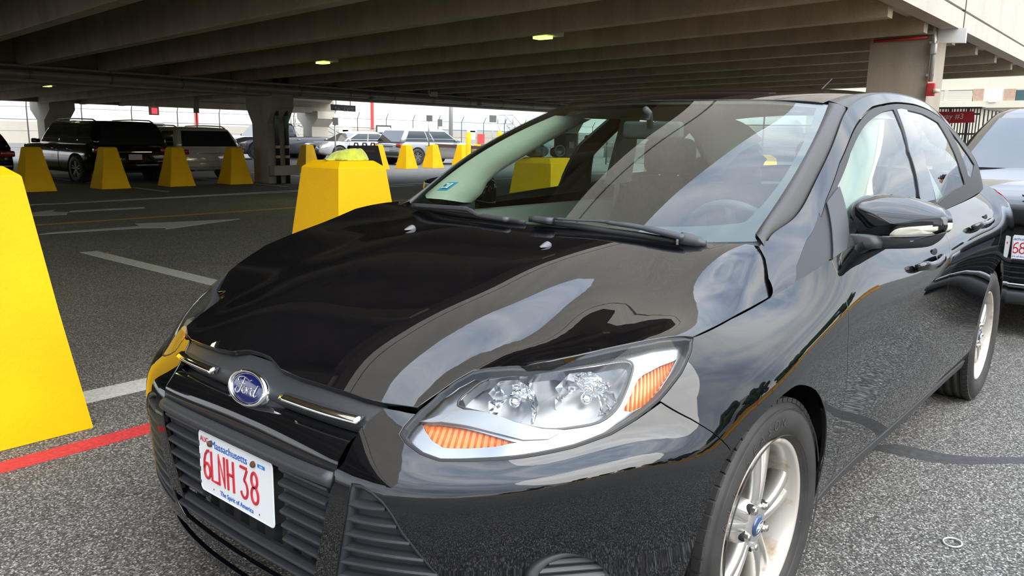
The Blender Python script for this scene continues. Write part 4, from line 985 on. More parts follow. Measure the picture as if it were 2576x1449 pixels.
# ---------------------------------------------------------------- wheels
ALLOY = mat('alloy_silver', (.66, .65, .62), .30, .85, noise=(6, .10, 4))
def rust_alloy():
    m = bpy.data.materials.new('alloy_with_rust'); m.use_nodes = True; nt = m.node_tree; b = nt.nodes['Principled BSDF']
    tc = N(nt, 'ShaderNodeTexCoord'); n = N(nt, 'ShaderNodeTexNoise', i_Scale=7., i_Detail=7, i_Roughness=.65); nt.links.new(tc.outputs['Object'], n.inputs['Vector'])
    r = ramp(nt, n.outputs['Fac'], [(.50, (.60, .57, .51)), (.60, (.46, .32, .20)), (.72, (.17, .085, .04))]); nt.links.new(r.outputs[0], b.inputs['Base Color'])
    b.inputs['Metallic'].default_value = .45; b.inputs['Roughness'].default_value = .42; return m
RUSTY = rust_alloy()
def wheel(name, x, side, steer=0., parent=CAR, a0=98., R=.3215, rim=.2205, half=.1075, yc=.777, spokes=5, alloy=ALLOY, detail=True, zc=.315, lab=None):
    """wheel built about its hub at the origin, outer face towards +y, then placed"""
    def plc(o):
        M = Matrix.Translation((x, side*yc, zc)) @ Matrix.Rotation(steer if side > 0 else PI+steer, 4, 'Z'); o.data.transform(M); return o
    root = None
    g = MB(); h = half
    prof = [(rim-.012, h-.028), (rim+.004, h-.022), (rim+.014, h-.010), (rim+.035, h-.002), (rim+.060, h), (R-.030, h-.004), (R-.012, h-.014), (R-.004, h-.026), (R-.001, h-.040)]
    for y in (.052, .018, -.018, -.052): prof += [(R, y+.007), (R-.007, y+.005), (R-.007, y-.005), (R, y-.007)]
    prof += [(R-.001, -h+.04), (R-.012, -h+.014), (R-.03, -h+.004), (rim+.03, -h), (rim, -h+.03)]
    g.lathe(prof, (0, 0, 0), (0, 1, 0), 72); tyre = plc(g.build(name, TYRE, parent))
    if detail:   # shoulder blocks
        g = MB(); k = 64
        for i in range(k):
            a = 2*PI*i/k; c, s = math.cos(a), math.sin(a); Rm = [[c, 0, -s], [0, 1, 0], [s, 0, c]]
            g.box(((R-.004)*c, h-.026, (R-.004)*s), (.011, .022, 2*PI*R/k*.80), R=Rm)
        plc(g.build('tread_block_ring', TYRE, tyre)); 
    g = MB(); f = h-.022
    g.lathe([(rim-.004, f-.004), (rim+.001, f+.004), (rim-.006, f+.006), (rim-.012, f+.000), (rim-.020, f-.022), (rim-.024, f-.06), (rim-.028, -.02), (rim-.034, -h+.03)], (0, 0, 0), (0, 1, 0), 72)
    plc(g.build('rim', RUSTY if detail else alloy, tyre))
    g = MB(); g.lathe([(0, -.02), (.10, -.02), (.155, -.028), (.155, -.05), (0, -.05)], (0, 0, 0), (0, 1, 0), 40); plc(g.build('brake_disc', mat('rusty_iron', (.10, .055, .035), .7, .3, noise=(14, .5, 4)), tyre))
    yf = .078; a0 = a0 if side > 0 else 180-a0
    g = MB(); g.lathe([(.0, yf-.004), (.028, yf-.004), (.034, yf-.002), (.060, yf-.012), (.070, yf-.022), (.074, yf-.06)], (0, 0, 0), (0, 1, 0), 40); hub = plc(g.build('hub', alloy, tyre))
    for k in range(spokes):
        t = math.radians(a0+360/spokes*k); d = np.array([math.cos(t), 0, math.sin(t)]); p = np.array([-math.sin(t), 0, math.cos(t)]); Y = np.array([0, 1., 0]); g = MB()
        # (radius, half width, face height, groove half width, groove depth)
        st = [(.030, .024, yf-.012, .0, .0), (.055, .0255, yf-.010, .0, .001), (.085, .0265, yf-.008, .003, .004), (.115, .029, yf-.008, .006, .008), (.15, .034, yf-.010, .009, .012), (.18, .041, yf-.013, .011, .014), (.203, .050, yf-.016, .012, .013), (.213, .056, yf-.014, .012, .008)]
        R_ = []
        for r, w_, y, gw, gd in st:
            c = d*r; R_.append([c-p*w_*1.02+Y*(y-.045), c-p*w_+Y*(y-.007), c-p*(w_-.005)+Y*y, c-p*(gw+.0045)+Y*(y+.002), c-p*gw+Y*(y-gd*.25), c-p*gw*.6+Y*(y-gd), c+p*gw*.6+Y*(y-gd), c+p*gw+Y*(y-gd*.25), c+p*(gw+.0045)+Y*(y+.002), c+p*(w_-.005)+Y*y, c+p*w_+Y*(y-.007), c+p*w_*1.02+Y*(y-.045)])
        g.grid(np.array(R_), 0, True, closed=True, caps=True); plc(g.build('spoke', alloy, tyre))
        if detail:
            t2 = t+math.radians(180/spokes); c = np.array([math.cos(t2), 0, math.sin(t2)])*.054
            g = MB(); g.cyl(c+Y*(yf-.035), c+Y*(yf-.0095), .0140, .0140, 18, m=1); g.cyl(c+Y*(yf-.03), c+Y*(yf+.001), .0108, .0100, 6, sm=False); g.ell(c+Y*(yf+.001), (.0095, .005, .0095), 12, 8)
            plc(g.build('lug_nut', [mat('steel', (.55, .53, .50), .25, 1), DARK], tyre))
    g = MB(); g.lathe([(.0, yf+.003), (.018, yf+.0025), (.0265, yf), (.0275, yf-.004), (.0275, yf-.012)], (0, 0, 0), (0, 1, 0), 36); cap = plc(g.build('wheel_cap', BLUECAP, tyre))
    if detail:
        g = MB(); ex = np.array([-1., 0, 0]); ez = np.array([0, 0, 1.]); t = math.radians(28); ex, ez = ex*math.cos(t)+ez*math.sin(t), -ex*math.sin(t)+ez*math.cos(t); Y = np.array([0, 1., 0])
        g.tube([ex*.0205*math.cos(a)+ez*.0095*math.sin(a)+Y*(yf+.0030) for a in np.linspace(0, 2*PI, 33)], .0006, 5, up=Y)
        for st_ in SCRIPT: g.tube([ex*q[0]*.0155+ez*q[1]*.0080+Y*(yf+.0034) for q in smoothline(st_, 4)], .0008, 5, up=Y)
        plc(g.build('cap_lettering', CHROME, cap))
    return tyre
BLUECAP = mat('cap_blue', (.02, .06, .15), .18, Coat_Weight=1.)
wf = wheel('wheel', 0, 1, math.radians(-1.4)); wheel('wheel', -2.648, 1, a0=80)
wheel('wheel', 0, -1, 0., detail=False); wheel('wheel', -2.648, -1, detail=False)
# raised words on the front tyre wall
def tyre_text(txt, r, a_start, step, h):
    cu = bpy.data.curves.new('t', 'FONT'); out = MB()
    a = a_start
    for ch in txt:
        if ch != ' ':
            cu.body = ch; cu.size = h; cu.extrude = .0; cu.align_x = 'CENTER'
            ob = bpy.data.objects.new('t', cu); COL.objects.link(ob); dg = bpy.context.evaluated_depsgraph_get(); me = ob.evaluated_get(dg).to_mesh()
            t = math.radians(a); d = np.array([math.cos(t), 0, math.sin(t)]); p = np.array([math.sin(t), 0, -math.cos(t)])
            out.add([d*(r+v.co.y)-p*v.co.x+np.array([0, .1078-.0*v.co.y, 0]) for v in me.vertices], [list(f.vertices) for f in me.polygons])
            bpy.data.objects.remove(ob)
        a += step
    return out
g = tyre_text('ALL SEASON', .258, 22, 8.2, .034)
TXT = mat('tyre_lettering', (.055, .052, .05), .55); o = g.build('tyre_lettering', TXT, wf, fix=False); o.data.transform(Matrix.Translation((0, .777, .315)) @ Matrix.Rotation(math.radians(-1.4), 4, 'Z')); o['kind'] = 'stuff'
g = MB(); g.lathe([(.300, .1055), (.301, .1085), (.302, .1055)], (0, 0, 0), (0, 1, 0), 72); g.lathe([(.232, .104), (.233, .1075), (.234, .104)], (0, 0, 0), (0, 1, 0), 72); o = g.build('sidewall_ridge', TYRE, wf); o.data.transform(Matrix.Translation((0, .777, .315)) @ Matrix.Rotation(math.radians(-1.4), 4, 'Z'))
# ---------------------------------------------------------------- licence plate
PW, PH = .305, .152
def plate(parent, c, ux, uz, name, top, mid, bot, extra=True, nm='licence_plate'):
    """c = centre; ux = reading direction; uz = up"""
    c, ux, uz = [np.array(q, float) for q in (c, ux, uz)]; ux /= np.linalg.norm(ux); uz /= np.linalg.norm(uz); n = np.cross(ux, uz)
    r = .012; pl = []
    for sx_, sz_, a0 in ((1, 1, 0), (-1, 1, 90), (-1, -1, 180), (1, -1, 270)):
        for a in range(0, 91, 18): t = math.radians(a0+a); pl.append((sx_*(PW/2-r)+r*math.cos(t), sz_*(PH/2-r)+r*math.sin(t)))
    g = MB(); g.prism(pl, c, ux, uz, n, -.0012, .0); p2 = [(a*.975, b*.95) for a, b in pl]; k = len(pl)
    g.add([c+ux*a+uz*b+n*.0 for a, b in pl]+[c+ux*a*.99+uz*b*.98+n*.0016 for a, b in pl]+[c+ux*a+uz*b+n*.0002 for a, b in p2], [(i, (i+1) % k, k+(i+1) % k, k+i) for i in range(k)]+[(k+i, k+(i+1) % k, 2*k+(i+1) % k, 2*k+i) for i in range(k)], 0, True)
    o = g.build(nm, mat('plate_white', (.78, .79, .79), .35), parent)
    P = lambda x, y, h=.0008: c+ux*(x-6)*.0254+uz*(y-3)*.0254+n*h      # inches from the lower left corner
    RED = mat('plate_red', (.50, .018, .03), .4); BLU = mat('plate_blue', (.01, .10, .42), .4)
    return o, P, ux, uz, n, RED, BLU
def stroke(lines, P, n, wd, mt, parent, name, depth=.0016):
    g = MB()
    for L in lines: g.tube([P(*q) for q in L], wd, up=n, sect=[(1, -.25), (1, .25), (.6, .6), (-.6, .6), (-1, .25), (-1, -.25)], sm=False)
    return g.build(name, mt, parent)
def arcp(cx, cy, rx, ry, a0, a1, n=12): return [(cx+rx*math.cos(math.radians(a)), cy+ry*math.sin(math.radians(a))) for a in np.linspace(a0, a1, n)]
GLY = {'6': [[(.92, 2.80), (.62, 2.75), (.30, 2.35), (.10, 1.7), (.06, 1.0)]+arcp(.50, .80, .45, .72, 160, 520, 22)],
 'L': [[(.1, 2.85), (.1, .08), (.98, .08)]], 'N': [[(.08, .0), (.08, 2.85), (.92, .05), (.92, 2.9)]], 'H': [[(.08, 0), (.08, 2.88)], [(.92, 0), (.92, 2.88)], [(.08, 1.5), (.92, 1.5)]],
 '3': [[(.02, 2.85), (.95, 2.85), (.95, 2.72), (.50, 1.72)]+arcp(.46, .86, .48, .80, 80, -160, 16)],
 '8': [arcp(.5, .80, .46, .75, 90, 450, 22), arcp(.5, 2.18, .40, .66, -90, 270, 20)], '7': [[(.02, 2.85), (.98, 2.85), (.4, 0)]], '4': [[(.75, 0), (.75, 2.85), (.02, .9), (1., .9)]]}
def digits(txt, xs_, y0, sc, P, n, mt, parent, wd=.0034):
    for ch, x in zip(txt, xs_):
        stroke([[(x+q[0]*sc[0], y0+q[1]*sc[1]) for q in L] for L in GLY[ch]], P, n, wd, mt, parent, 'plate_character')
pl_o, P, ux, uz, nn, RED, BLU = plate(CAR, (.880, -.0154, .4707), (0, 1, 0), (0, 0, 1), '', '', '', '')
digits('6LNH38', (.75, 2.02, 3.30, 4.78, 6.98, 8.62), 1.40, (1.12, 1.02), P, nn, RED, pl_o)
text('Massachusetts', P(5.15, 4.75), ux, uz, .026, BLU, pl_o, sx=1.02, ext=.0003)
text('AUG', P(1.0, 4.95), ux, uz, .019, RED, pl_o, sx=.95, ext=.0003)
text('The Spirit of America', P(6.1, .42), ux, uz, .0165, BLU, pl_o, sx=.96, ext=.0003)
g = MB(); k = 10
for x in (2.25, 9.75): g.add([P(x+.07*math.cos(2*PI*i/k), .62+.09*math.sin(2*PI*i/k)) for i in range(k)], [list(range(k))])
g.build('plate_dot', mat('plate_dark', (.02, .02, .02), .5), pl_o)
g = MB(); g.add([P(9.75, 5.0), P(10.85, 5.0), P(10.85, 5.32), P(9.75, 5.32)], [(0, 1, 2, 3)]); stk = g.build('plate_sticker', mat('sticker_blue', (.0, .18, .55), .35), pl_o)
text('MAR', P(10.3, 5.08), ux, uz, .006, mat('sticker_pale', (.5, .6, .8), .4), stk)
for x, y in ((2.08, 5.05), (9.15, 5.1)):
    g = MB(); g.lathe([(.0075, -.001), (.0075, .003), (.0055, .006), (0, .0065)], P(x, y), nn, 12); g.build('rusty_screw', mat('rust', (.11, .045, .02), .75, noise=(200, .4, 3)), pl_o)

# ---------------------------------------------------------------- cowl, wipers, washer nozzles
R = []
for t in np.linspace(-1, 1, 21):
    y = .705*t; b = WS.e([(.66*t, .0)])[0]; h = HOOD.e([(.22 if abs(t) > .9 else .17, min(abs(y), .70))])[0]; h = np.array([.0-.30*y*y, y, .945-.02*t*t])
    R.append([h+(.03, 0, -.02), h+(-.01, 0, -.004), (h+b)/2+(0, 0, -.012), b+(-.03, 0, .012)])
loft(R, 'cowl', PLASTIC, CAR)
WSO = Off(WS, .018)
def wpx(pts, d=.018, n=5): S_ = Off(WS, d); return S_.e(S_.px(smoothline(pts, n), (-.7, .7, -.25, 1.1)))
WIP = mat('wiper_grey', (.045, .047, .052), .38)
t = CAR
g = MB(); P_ = wpx([(1722,598),(1660,583),(1600,570),(1545,562),(1512,557),(1450,554),(1395,550)], .03)
g.tube(P_, [.013]*8+[.011]*6+[.009]*4+[.007]*3+[.0055]*(len(P_)-21), up=(0, 0, 1), sect=[(-1, -.5), (-.8, .45), (0, .7), (.8, .45), (1, -.5)]); w1 = g.build('wiper_arm', WIP, t)
g = MB(); P_ = wpx([(1700,606),(1600,590),(1511,578),(1450,568),(1390,560),(1345,552)], .012); g.tube(P_, .006, up=(0, 0, 1), sect=[(-1, -1.5), (-1.1, .6), (0, 1.4), (1.1, .6), (1, -1.5)]); g.build('wiper_blade', RUBBER, w1)
g = MB(); p = wpx([(1335,550),(1390,556)], .028, 4); g.tube(p, .011, sect=[(-1, -.8), (-1, .8), (1, .8), (1, -.8)], up=(0, 0, 1)); g.build('blade_clip', WIP, w1)
g = MB(); p = wpx([(1712,600),(1745,607),(1775,614)], .02, 4); g.tube(p, [.018]*4+[.016]*3+[.010]*2, up=(0, 0, 1)); g.build('arm_cap', WIP, w1)
g = MB(); P_ = wpx([(1278,553),(1225,545),(1204,542),(1190,534),(1176,527),(1160,525),(1100,521),(1042,517)], .03)
g.tube(P_, [.011]*8+[.007]*6+[.010]*8+[.012]*(len(P_)-22), up=(0, 0, 1), sect=[(-1, -.5), (-.8, .45), (0, .7), (.8, .45), (1, -.5)]); w2 = g.build('wiper_arm', WIP, t)
g = MB(); P_ = wpx([(1320,560),(1240,550),(1155,537),(1060,522)], .008); g.tube(P_, .005, up=(0, 0, 1), sect=[(-1, -1.5), (-1.1, .6), (0, 1.4), (1.1, .6), (1, -1.5)]); g.build('wiper_blade', RUBBER, w2)
NOZ = mat('nozzle_grey', (.12, .12, .13), .35)
for sd in (1, -1):
    p = np.array([.115, .263*sd, 0]); p[2] = HOOD.e([(-p[0], abs(p[1]))])[0][2]; g = MB(); G = []
    for x_, w_, h_ in ((.022, .003, .001), (.012, .008, .006), (.0, .011, .011), (-.010, .0115, .014), (-.016, .011, .012), (-.018, .008, .004)):
        G.append([p+np.array([x_, w_*math.cos(a), h_*max(0, math.sin(a))-.001]) for a in np.linspace(0, PI, 9)])
    g.grid(G, 0, True); g.add([G[-1][0]]+G[-1][1:], [list(range(9))]); g.build('washer_nozzle', NOZ, HOODO)

# ---------------------------------------------------------------- door mirrors, handles
MF = [(2133,588),(2135,562),(2143,534),(2156,520),(2190,526),(2235,532),(2290,537),(2340,541),(2376,545),(2383,560),(2382,577),(2362,588),(2300,593),(2240,594),(2190,592),(2160,589)]
MR = [(2130,589),(2130,552),(2139,517),(2158,499),(2186,490),(2222,488),(2278,494),(2334,509),(2372,525),(2386,543),(2386,570),(2370,586),(2300,591),(2240,592),(2190,590),(2160,588)]
def mirror_(sd):
    s3 = np.array([1, sd, 1]); F = np.array([at(u, v, 'x', -.69) for u, v in MF]); B = np.array([at(u, v, 'x', -.79) for u, v in MR]); c = F.mean(0)+np.array([.018, 0, 0])
    n_ = 40
    def rs(Q): Q = smoothline(Q, 4, True); return Q
    F, B = rs(F), rs(B); R = [c*.999+(F-c)*.02, c+(F-c)*.55+np.array([.0, 0, 0]), c*.12+F*.88+np.array([.004, 0, 0]), F, F*.75+B*.25+np.array([.006, 0, .004]), F*.4+B*.6+np.array([.006, 0, .004]), B, B+np.array([-.045, 0, -.004]), (B+np.array([-.055, 0, 0]))*.94+.06*(B.mean(0)+np.array([-.055, 0, 0]))]
    g = MB(); g.grid(np.array(R)*s3, 0, True, closed=True); cap = g.build('mirror_cap', PAINT, CAR)
    g = MB(); Bk = R[-1]; g.add(Bk*s3, [list(range(len(Bk)))]); g.build('mirror_glass', CHROME, cap)
    TS = [(2238,593),(2253,577),(2280,572),(2304,570),(2345,567),(2384,563),(2386,572),(2383,581),(2361,588),(2330,591),(2300,593),(2265,594)]
    A = np.array([at(u, v, 'x', -.672) for u, v in smoothline(TS, 3, True)]); cA = A.mean(0); g = MB()
    A[:, 0] = -.668-.03*np.clip((A[:, 1]-.94)/.09, 0, 1)**3
    Rr = np.array([A+(-.02, 0, 0), A, A*.8+cA*.2+(.003, 0, 0), A*.3+cA*.7+(.004, 0, 0), cA+(A-cA)*.02+(.004, 0, 0)])*s3
    g.grid(Rr, 0, True, closed=True); g.build('mirror_turn_signal', mat('clear_signal', (.62, .60, .48), .12, Coat_Weight=.8), cap)
    LB = [(2196,594),(2240,596),(2300,595),(2362,590),(2381,582),(2372,598),(2355,612),(2333,621),(2290,625),(2240,626),(2203,625)]
    A = np.array([at(u, v, 'x', -.68) for u, v in smoothline(LB, 3, True)]); B2_ = np.array([at(u, v, 'x', -.81) for u, v in smoothline(LB, 3, True)]); cA = A.mean(0)
    g = MB(); g.grid(np.array([cA+(A-cA)*.05+(.006, 0, 0), cA+(A-cA)*.8+(.006, 0, 0), A, A*.5+B2_*.5, B2_])*s3, 0, True, closed=True); g.build('mirror_underside', PLASTIC, cap)
    AR = [(2088,586),(2130,588),(2196,594),(2204,626),(2134,626),(2110,640),(2091,651)]
    A = np.array([at(u, v, 'x', -.62) for u, v in smoothline(AR, 2, True)]); B3_ = A+np.array([-.09, 0, -.006]); cA = A.mean(0)
    g = MB(); g.grid(np.array([cA+(A-cA)*.1+(.006, 0, 0), cA+(A-cA)*.8+(.006, 0, 0), A, B3_])*s3, 0, True, closed=True); g.build('mirror_arm', PLASTIC, cap)
    FP = [(2078,512),(2098,485),(2109,472),(2118,500),(2130,560),(2131,590),(2125,630),(2093,653),(2092,600),(2088,560)]
    Gq = gpx(FP, (.2, 1., -.2, .8)); put('mirror_foot', (lambda t_: t_ if sd > 0 else mirror(t_))(trim(GS, Gq, res=.03, off=.006, gap=0, lip=.01)), PLASTIC, cap)
for sd in (1, -1): mirror_(sd)
def handle(sd, pts, cup):
    S2 = Off(BODY, .030); S1 = Off(BODY, .004); q = S2.e(S2.px(smoothline(pts, 4), (SU[7], SU[12], SV[3], SV[6]))); a0, a1 = q[0], q[-1]; u0 = S2.px([pts[0], pts[-1]], (SU[7], SU[12], SV[3], SV[6])); e0, e1 = BODY.e(u0+[[-.02, 0], [.02, 0]])
    path = np.concatenate([[e0*.9+q[0]*.1, e0*.4+q[0]*.6], q[1:-1], [e1*.4+q[-1]*.6, e1*.9+q[-1]*.1]])*[1, sd, 1]
    g = MB(); g.tube(path, [.011, .0135]+[.0145]*(len(path)-4)+[.0135, .011], up=(0, 0, 1), sect=[(math.cos(a)*.55, math.sin(a)*1.05) for a in np.linspace(0, 2*PI, 12, endpoint=False)]); h = g.build('door_handle', PAINT, CAR)
    cc = BODY.e(BODY.px([cup], (SU[7], SU[12], SV[3], SV[6])))[0]*[1, sd, 1]; g = MB(); g.ell(cc+(0, -.002*sd, -.004), (.040, .005, .020), 18, 8); g.build('handle_recess', DARK, h)
for sd in (1, -1):
    handle(sd, [(2329,668),(2345,669),(2362,662),(2379,646)], (2352,636)); handle(sd, [(2464,566),(2476,566),(2488,562),(2500,552)], (2480,548))
# inspection sticker inside the windshield, lower passenger corner
S_ = Off(WS, -.003); q = S_.px([(1097,480),(1124,480),(1155,458),(1128,458)], (-.7, 0, -.1, .8)); c4 = S_.e(q); g = MB(); g.add(c4, [(0, 1, 2, 3)])
stq = g.build('inspection_sticker', mat('sticker_cyan', (.10, .38, .62), .4), CAR)
g = MB(); m4 = c4.mean(0); g.add([m4+(p-m4)*[.55, .55, .55]+(0.0015, 0, .003) for p in c4], [(0, 1, 2, 3)]); g.build('sticker_centre', mat('sticker_pale2', (.55, .70, .72), .4), stq)
text('9', m4+(c4[0]-m4)*.3+np.array([.003, 0, .005]), (c4[1]-c4[0])/np.linalg.norm(c4[1]-c4[0]), (c4[3]-c4[0])/np.linalg.norm(c4[3]-c4[0]), .022, mat('sticker_ink', (.02, .05, .08), .5), stq)

# ---------------------------------------------------------------- cabin
FAB = mat('charcoal_fabric', (.035, .034, .032), .9, noise=(60, .3, 5)); DASH = mat('dash_plastic', (.050, .054, .054), .6, noise=(120, .12, 3)); LIN = mat('pale_lining', (.62, .62, .54), .85); GREYP = mat('cabin_grey', (.16, .16, .15), .6)
# dashboard
R = []
for y in np.linspace(-.69, .69, 29):
    hump = .045*math.exp(-((y-.37)/.20)**2)+.012*math.exp(-((y+.35)/.22)**2); ed = .03*(abs(y)/.69)**4
    R.append([(-.02-.42*y*y, y, .925), (-.16-.30*y*y, y, .918+hump*.1), (-.36, y, .915+hump*.5-ed), (-.50, y, .925+hump-ed), (-.60, y, .915+hump-ed), (-.64, y, .87+hump*.6-ed), (-.62, y, .78), (-.58, y, .62), (-.50, y, .45)])
loft(R, 'dashboard', DASH, CAR)
# floor tub, door cards, parcel shelf, headliner
g = MB(); g.box((-1.5, 0, .24), (2.7, 1.6, .04)); g.box((.2, 0, .30), (.8, 1.0, .2)); g.box((-3.0, 0, .30), (1.1, 1.4, .1)); g.build('floor_pan', DARK, CAR)
for sd in (1, -1):
    R = []
    for x in np.linspace(-.5, -2.85, 14):
        w_ = .80 if x > -2.4 else .80-.25*(-2.4-x)/.45
        R.append([(x, sd*(w_-.01), .93+.0*x), (x, sd*(w_-.06), .92), (x, sd*(w_-.055), .75), (x, sd*(w_-.09), .70), (x, sd*(w_-.05), .62), (x, sd*(w_-.05), .26)])
    loft(R, 'door_card', GREYP, CAR)

    # pillar linings: windshield pillar, B pillar, roof rail, rear pillar
    TW = WS.e([(.618, v) for v in np.linspace(.10, 1.03, 16)])-np.array([0, .0, .012]); BW = smoothline([(-.72, .79, .955), (-.775, .788, .985), (-.79, .785, 1.028), (-.84, .765, 1.074), (-.925, .73, 1.125), (-1.09, .70, 1.203), (-1.23, .665, 1.268), (-1.35, .63, 1.322)], 2)+np.array([0, .035, 0])
    BW = BW-np.array([0, .035, 0]); R = []
    for a, b in zip(TW, BW[:len(TW)]): m_ = (a+b)/2; R.append([a, a*.8+b*.2+(-.02, -.035, .0), m_+(-.035, -.055, -.005), a*.2+b*.8+(-.02, -.035, 0), b, b+(0, .04, .0)])
    loft(np.array(R)*[1, sd, 1], 'pillar_lining', LIN, CAR)
    us = np.linspace(1.12, 2.95, 18); R = []
    for u in us:
        a = ROOF.e([(min(u, 2.7), .46)])[0]-np.array([0, 0, .045]); a[0] = -u
        if u > 2.7: a[2] -= (u-2.7)*.35
        v_ = float(np.interp(u, [1.1, 1.25, 1.5, 1.9, 2.2, 2.4, 2.6, 2.8, 3.], [.92, .86, .80, .78, .78, .70, .55, .2, .1])); b = GREEN.e([(u, v_)])[0]-np.array([0, .03, 0]); R.append([a, a*.5+b*.5+(0, .03, .012), b, b+(0, .02, -.006)])
    loft(np.array(R)*[1, sd, 1], 'roof_rail_lining', LIN, CAR)
    b0 = GREEN.e([(1.62, .80), (1.72, .05)]); b1 = GREEN.e([(1.74, .80), (1.93, .05)]); g = MB(); Q = np.array([[b0[0], b1[0]], [b0[0]*.5+b0[1]*.5, b1[0]*.5+b1[1]*.5], [b0[1], b1[1]]]); Q[:, :, 1] -= .035; g.grid(Q*[1, sd, 1]); Q[:, :, 1] -= .03; g.grid(Q*[1, sd, 1])
    g.build('centre_pillar_lining', LIN, CAR)
    # seat belt
    g = MB(); g.tube([(-1.62, sd*.64, 1.20), (-1.60, sd*.62, 1.0), (-1.55, sd*.60, .75), (-1.45, sd*.60, .45)], .022, sect=[(-1, -.06), (1, -.06), (1, .06), (-1, .06)], up=(0, 1, 0), sm=False); g.build('seat_belt', mat('belt_grey', (.30, .29, .27), .7), CAR)
R = []
for u in np.linspace(1.04, 2.56, 12): R.append([(-u-.0, y, ROOF.e([(u, abs(y))])[0][2]-.040-.0*abs(y)) for y in np.linspace(-.48, .48, 11)])
loft(R, 'headliner', LIN, CAR)
g = MB(); g.box((-2.85, 0, .985), (.55, 1.24, .02)); g.build('parcel_shelf', GREYP, CAR)
def seat(x, y, w_, rear=False):
    th = .13; nm = 'rear_seat' if rear else 'front_seat'
    g = MB(); R = []
    for z, hw, dx, t_ in ((.40, .24, 0, .16), (.55, .26, -.02, .15), (.72, .265, -.05, .13), (.88, .25, -.09, .11), (1.0, .215, -.125, .09), (1.055, .16, -.145, .06), (1.07, .08, -.15, .03)):
        hw = hw*w_; c = []
        for a in np.linspace(0, 2*PI, 24, endpoint=False):
            ca, sa = math.cos(a), math.sin(a); c.append((x+dx+t_*.5*np.sign(ca)*abs(ca)**.6-(.02 if ca > 0 and abs(sa) < .5 else 0), y+hw*np.sign(sa)*abs(sa)**.6, z if not rear else z-.06))
        R.append(c)
    g.grid(R, 0, True, closed=True, caps=True); o = g.build(nm, FAB, CAR)
    g = MB(); g.rbox((x+.22, y, .42), (.50, .50*w_, .16), .06, 4); g.build('seat_cushion', FAB, o)
    return o
def headrest(x, y, z, o, s=1.):
    g = MB(); g.rbox((x, y, z), (.10*s, .26*s, .17*s), .045, 5); g.build('headrest', FAB, o); 
    for dy in (-.05, .05): g = MB(); g.cyl((x, y+dy, z-.14), (x, y+dy, z-.05), .006, .006, 8); g.build('headrest_post', CHROME, o)
for y in (.37, -.37): o = seat(-1.48, y, 1.0); headrest(-1.66, y, 1.16, o)
o = seat(-2.42, 0, 2.35, True)
for y in (.42, 0, -.42): headrest(-2.60, y, 1.03, o, .85)
# steering wheel and inner mirror
c = np.array([-.83, .37, .86]); ax = np.array([-.90, 0, .42]); ax /= np.linalg.norm(ax); A = np.array([0, 1., 0]); B_ = np.cross(ax, A)
g = MB(); g.tube([c+(A*math.cos(t)+B_*math.sin(t))*.185 for t in np.linspace(0, 2*PI, 41)], .0155, 10, up=ax, caps=False); sw = g.build('steering_wheel', DASH, CAR)
g = MB(); g.ell(c-ax*.02, (.045, .075, .07), 14, 10); g.build('steering_hub', DASH, sw)
for a in (0, PI, -PI/2): g = MB(); g.tube([c+(A*math.cos(a)+B_*math.sin(a))*.05, c+(A*math.cos(a)+B_*math.sin(a))*.18], .016, 8, up=ax); g.build('wheel_spoke', DASH, sw)
g = MB(); g.cyl(c-ax*.02, c-ax*.25, .035, .05, 12); g.build('steering_column', DASH, sw)
g = MB(); g.rbox((-.86, .0, 1.27), (.035, .25, .065), .015, 4); im = g.build('inner_mirror', DASH, CAR); g = MB(); g.tube([(-.84, 0, 1.28), (-.83, 0, 1.33), (-.80, 0, 1.345)], .012, 8); g.build('mirror_bracket', DASH, im)


# ---------------------------------------------------------------- wheel housings and chassis so nothing shows through
g = MB()
for x in (.03, -2.648):
    for sd in (1, -1):
        n = 22; R = []; q_ = .045 if x > -1 else 0
        for yy_, r_ in ((.84, .370+q_), (.80, .380+q_), (.60, .380+q_), (.50, .30), (.5, .02)):
            R.append([(x+r_*math.cos(a), sd*yy_, .325+r_*math.sin(a)) for a in np.linspace(-.05, PI+.05, n)])
        h_ = MB(); h_.grid(R, 0, True); h_.build('wheel_housing', DARK, CAR)
g = MB(); g.box((.42, 0, .45), (.72, 1.0, .25)); g.box((.72, 0, .45), (.1, .9, .3)); g.box((-.42, 0, .6), (.1, 1.5, .6)); g.box((-3.2, 0, .5), (.5, 1.3, .4)); g.build('chassis', DARK, CAR)
# ---------------------------------------------------------------- towel, bottle and bag on the bollards
def towel():
    nu, nv = 64, 40; G = []; rnd = random.Random(5)
    from mathutils import noise
    for j in range(nv):
        row = []
        for i in range(nu):
            a = 2*PI*i/nu; t = j/(nv-1); r = math.sin(t*PI*.5)
            # footprint outline: pointed to one end, round at the other
            ex = .158 if math.cos(a) > 0 else .150; rx = ex*math.copysign(abs(math.cos(a))**.85, math.cos(a)); ry = .095*math.copysign(abs(math.sin(a))**.8, math.sin(a))*(1-.55*max(0, math.cos(a)))
            x, y = rx*r, ry*r
            h = .080*(1-r**5)*(1-.72*max(0, (x+.03)/.18)**1.1)
            fold = .016*math.sin(x*44+y*30+2.2*noise.noise(Vector((x*9, y*9, 1))))*(.3+r*.7); h += fold*(1-r**3)+.008*noise.noise(Vector((x*40, y*40, 3)))
            bul = 1+.10*noise.noise(Vector((math.cos(a)*1.7, math.sin(a)*1.7, t*2)))
            if j == nv-1: h = 0
            elif r > .93: h = max(h, .012)
            row.append((x*bul, y*bul, max(h, .001)))
        G.append(row)
    G = [[G[0][0]]*nu]+G[1:]
    g = MB(); g.grid(np.array(G), 0, True, closed=True)
    return g
TOW = mat('towel_lime', (.50, .56, .045), .95, noise=(30, .22, 6), bump=(300, .003), Sheen_Weight=.4)
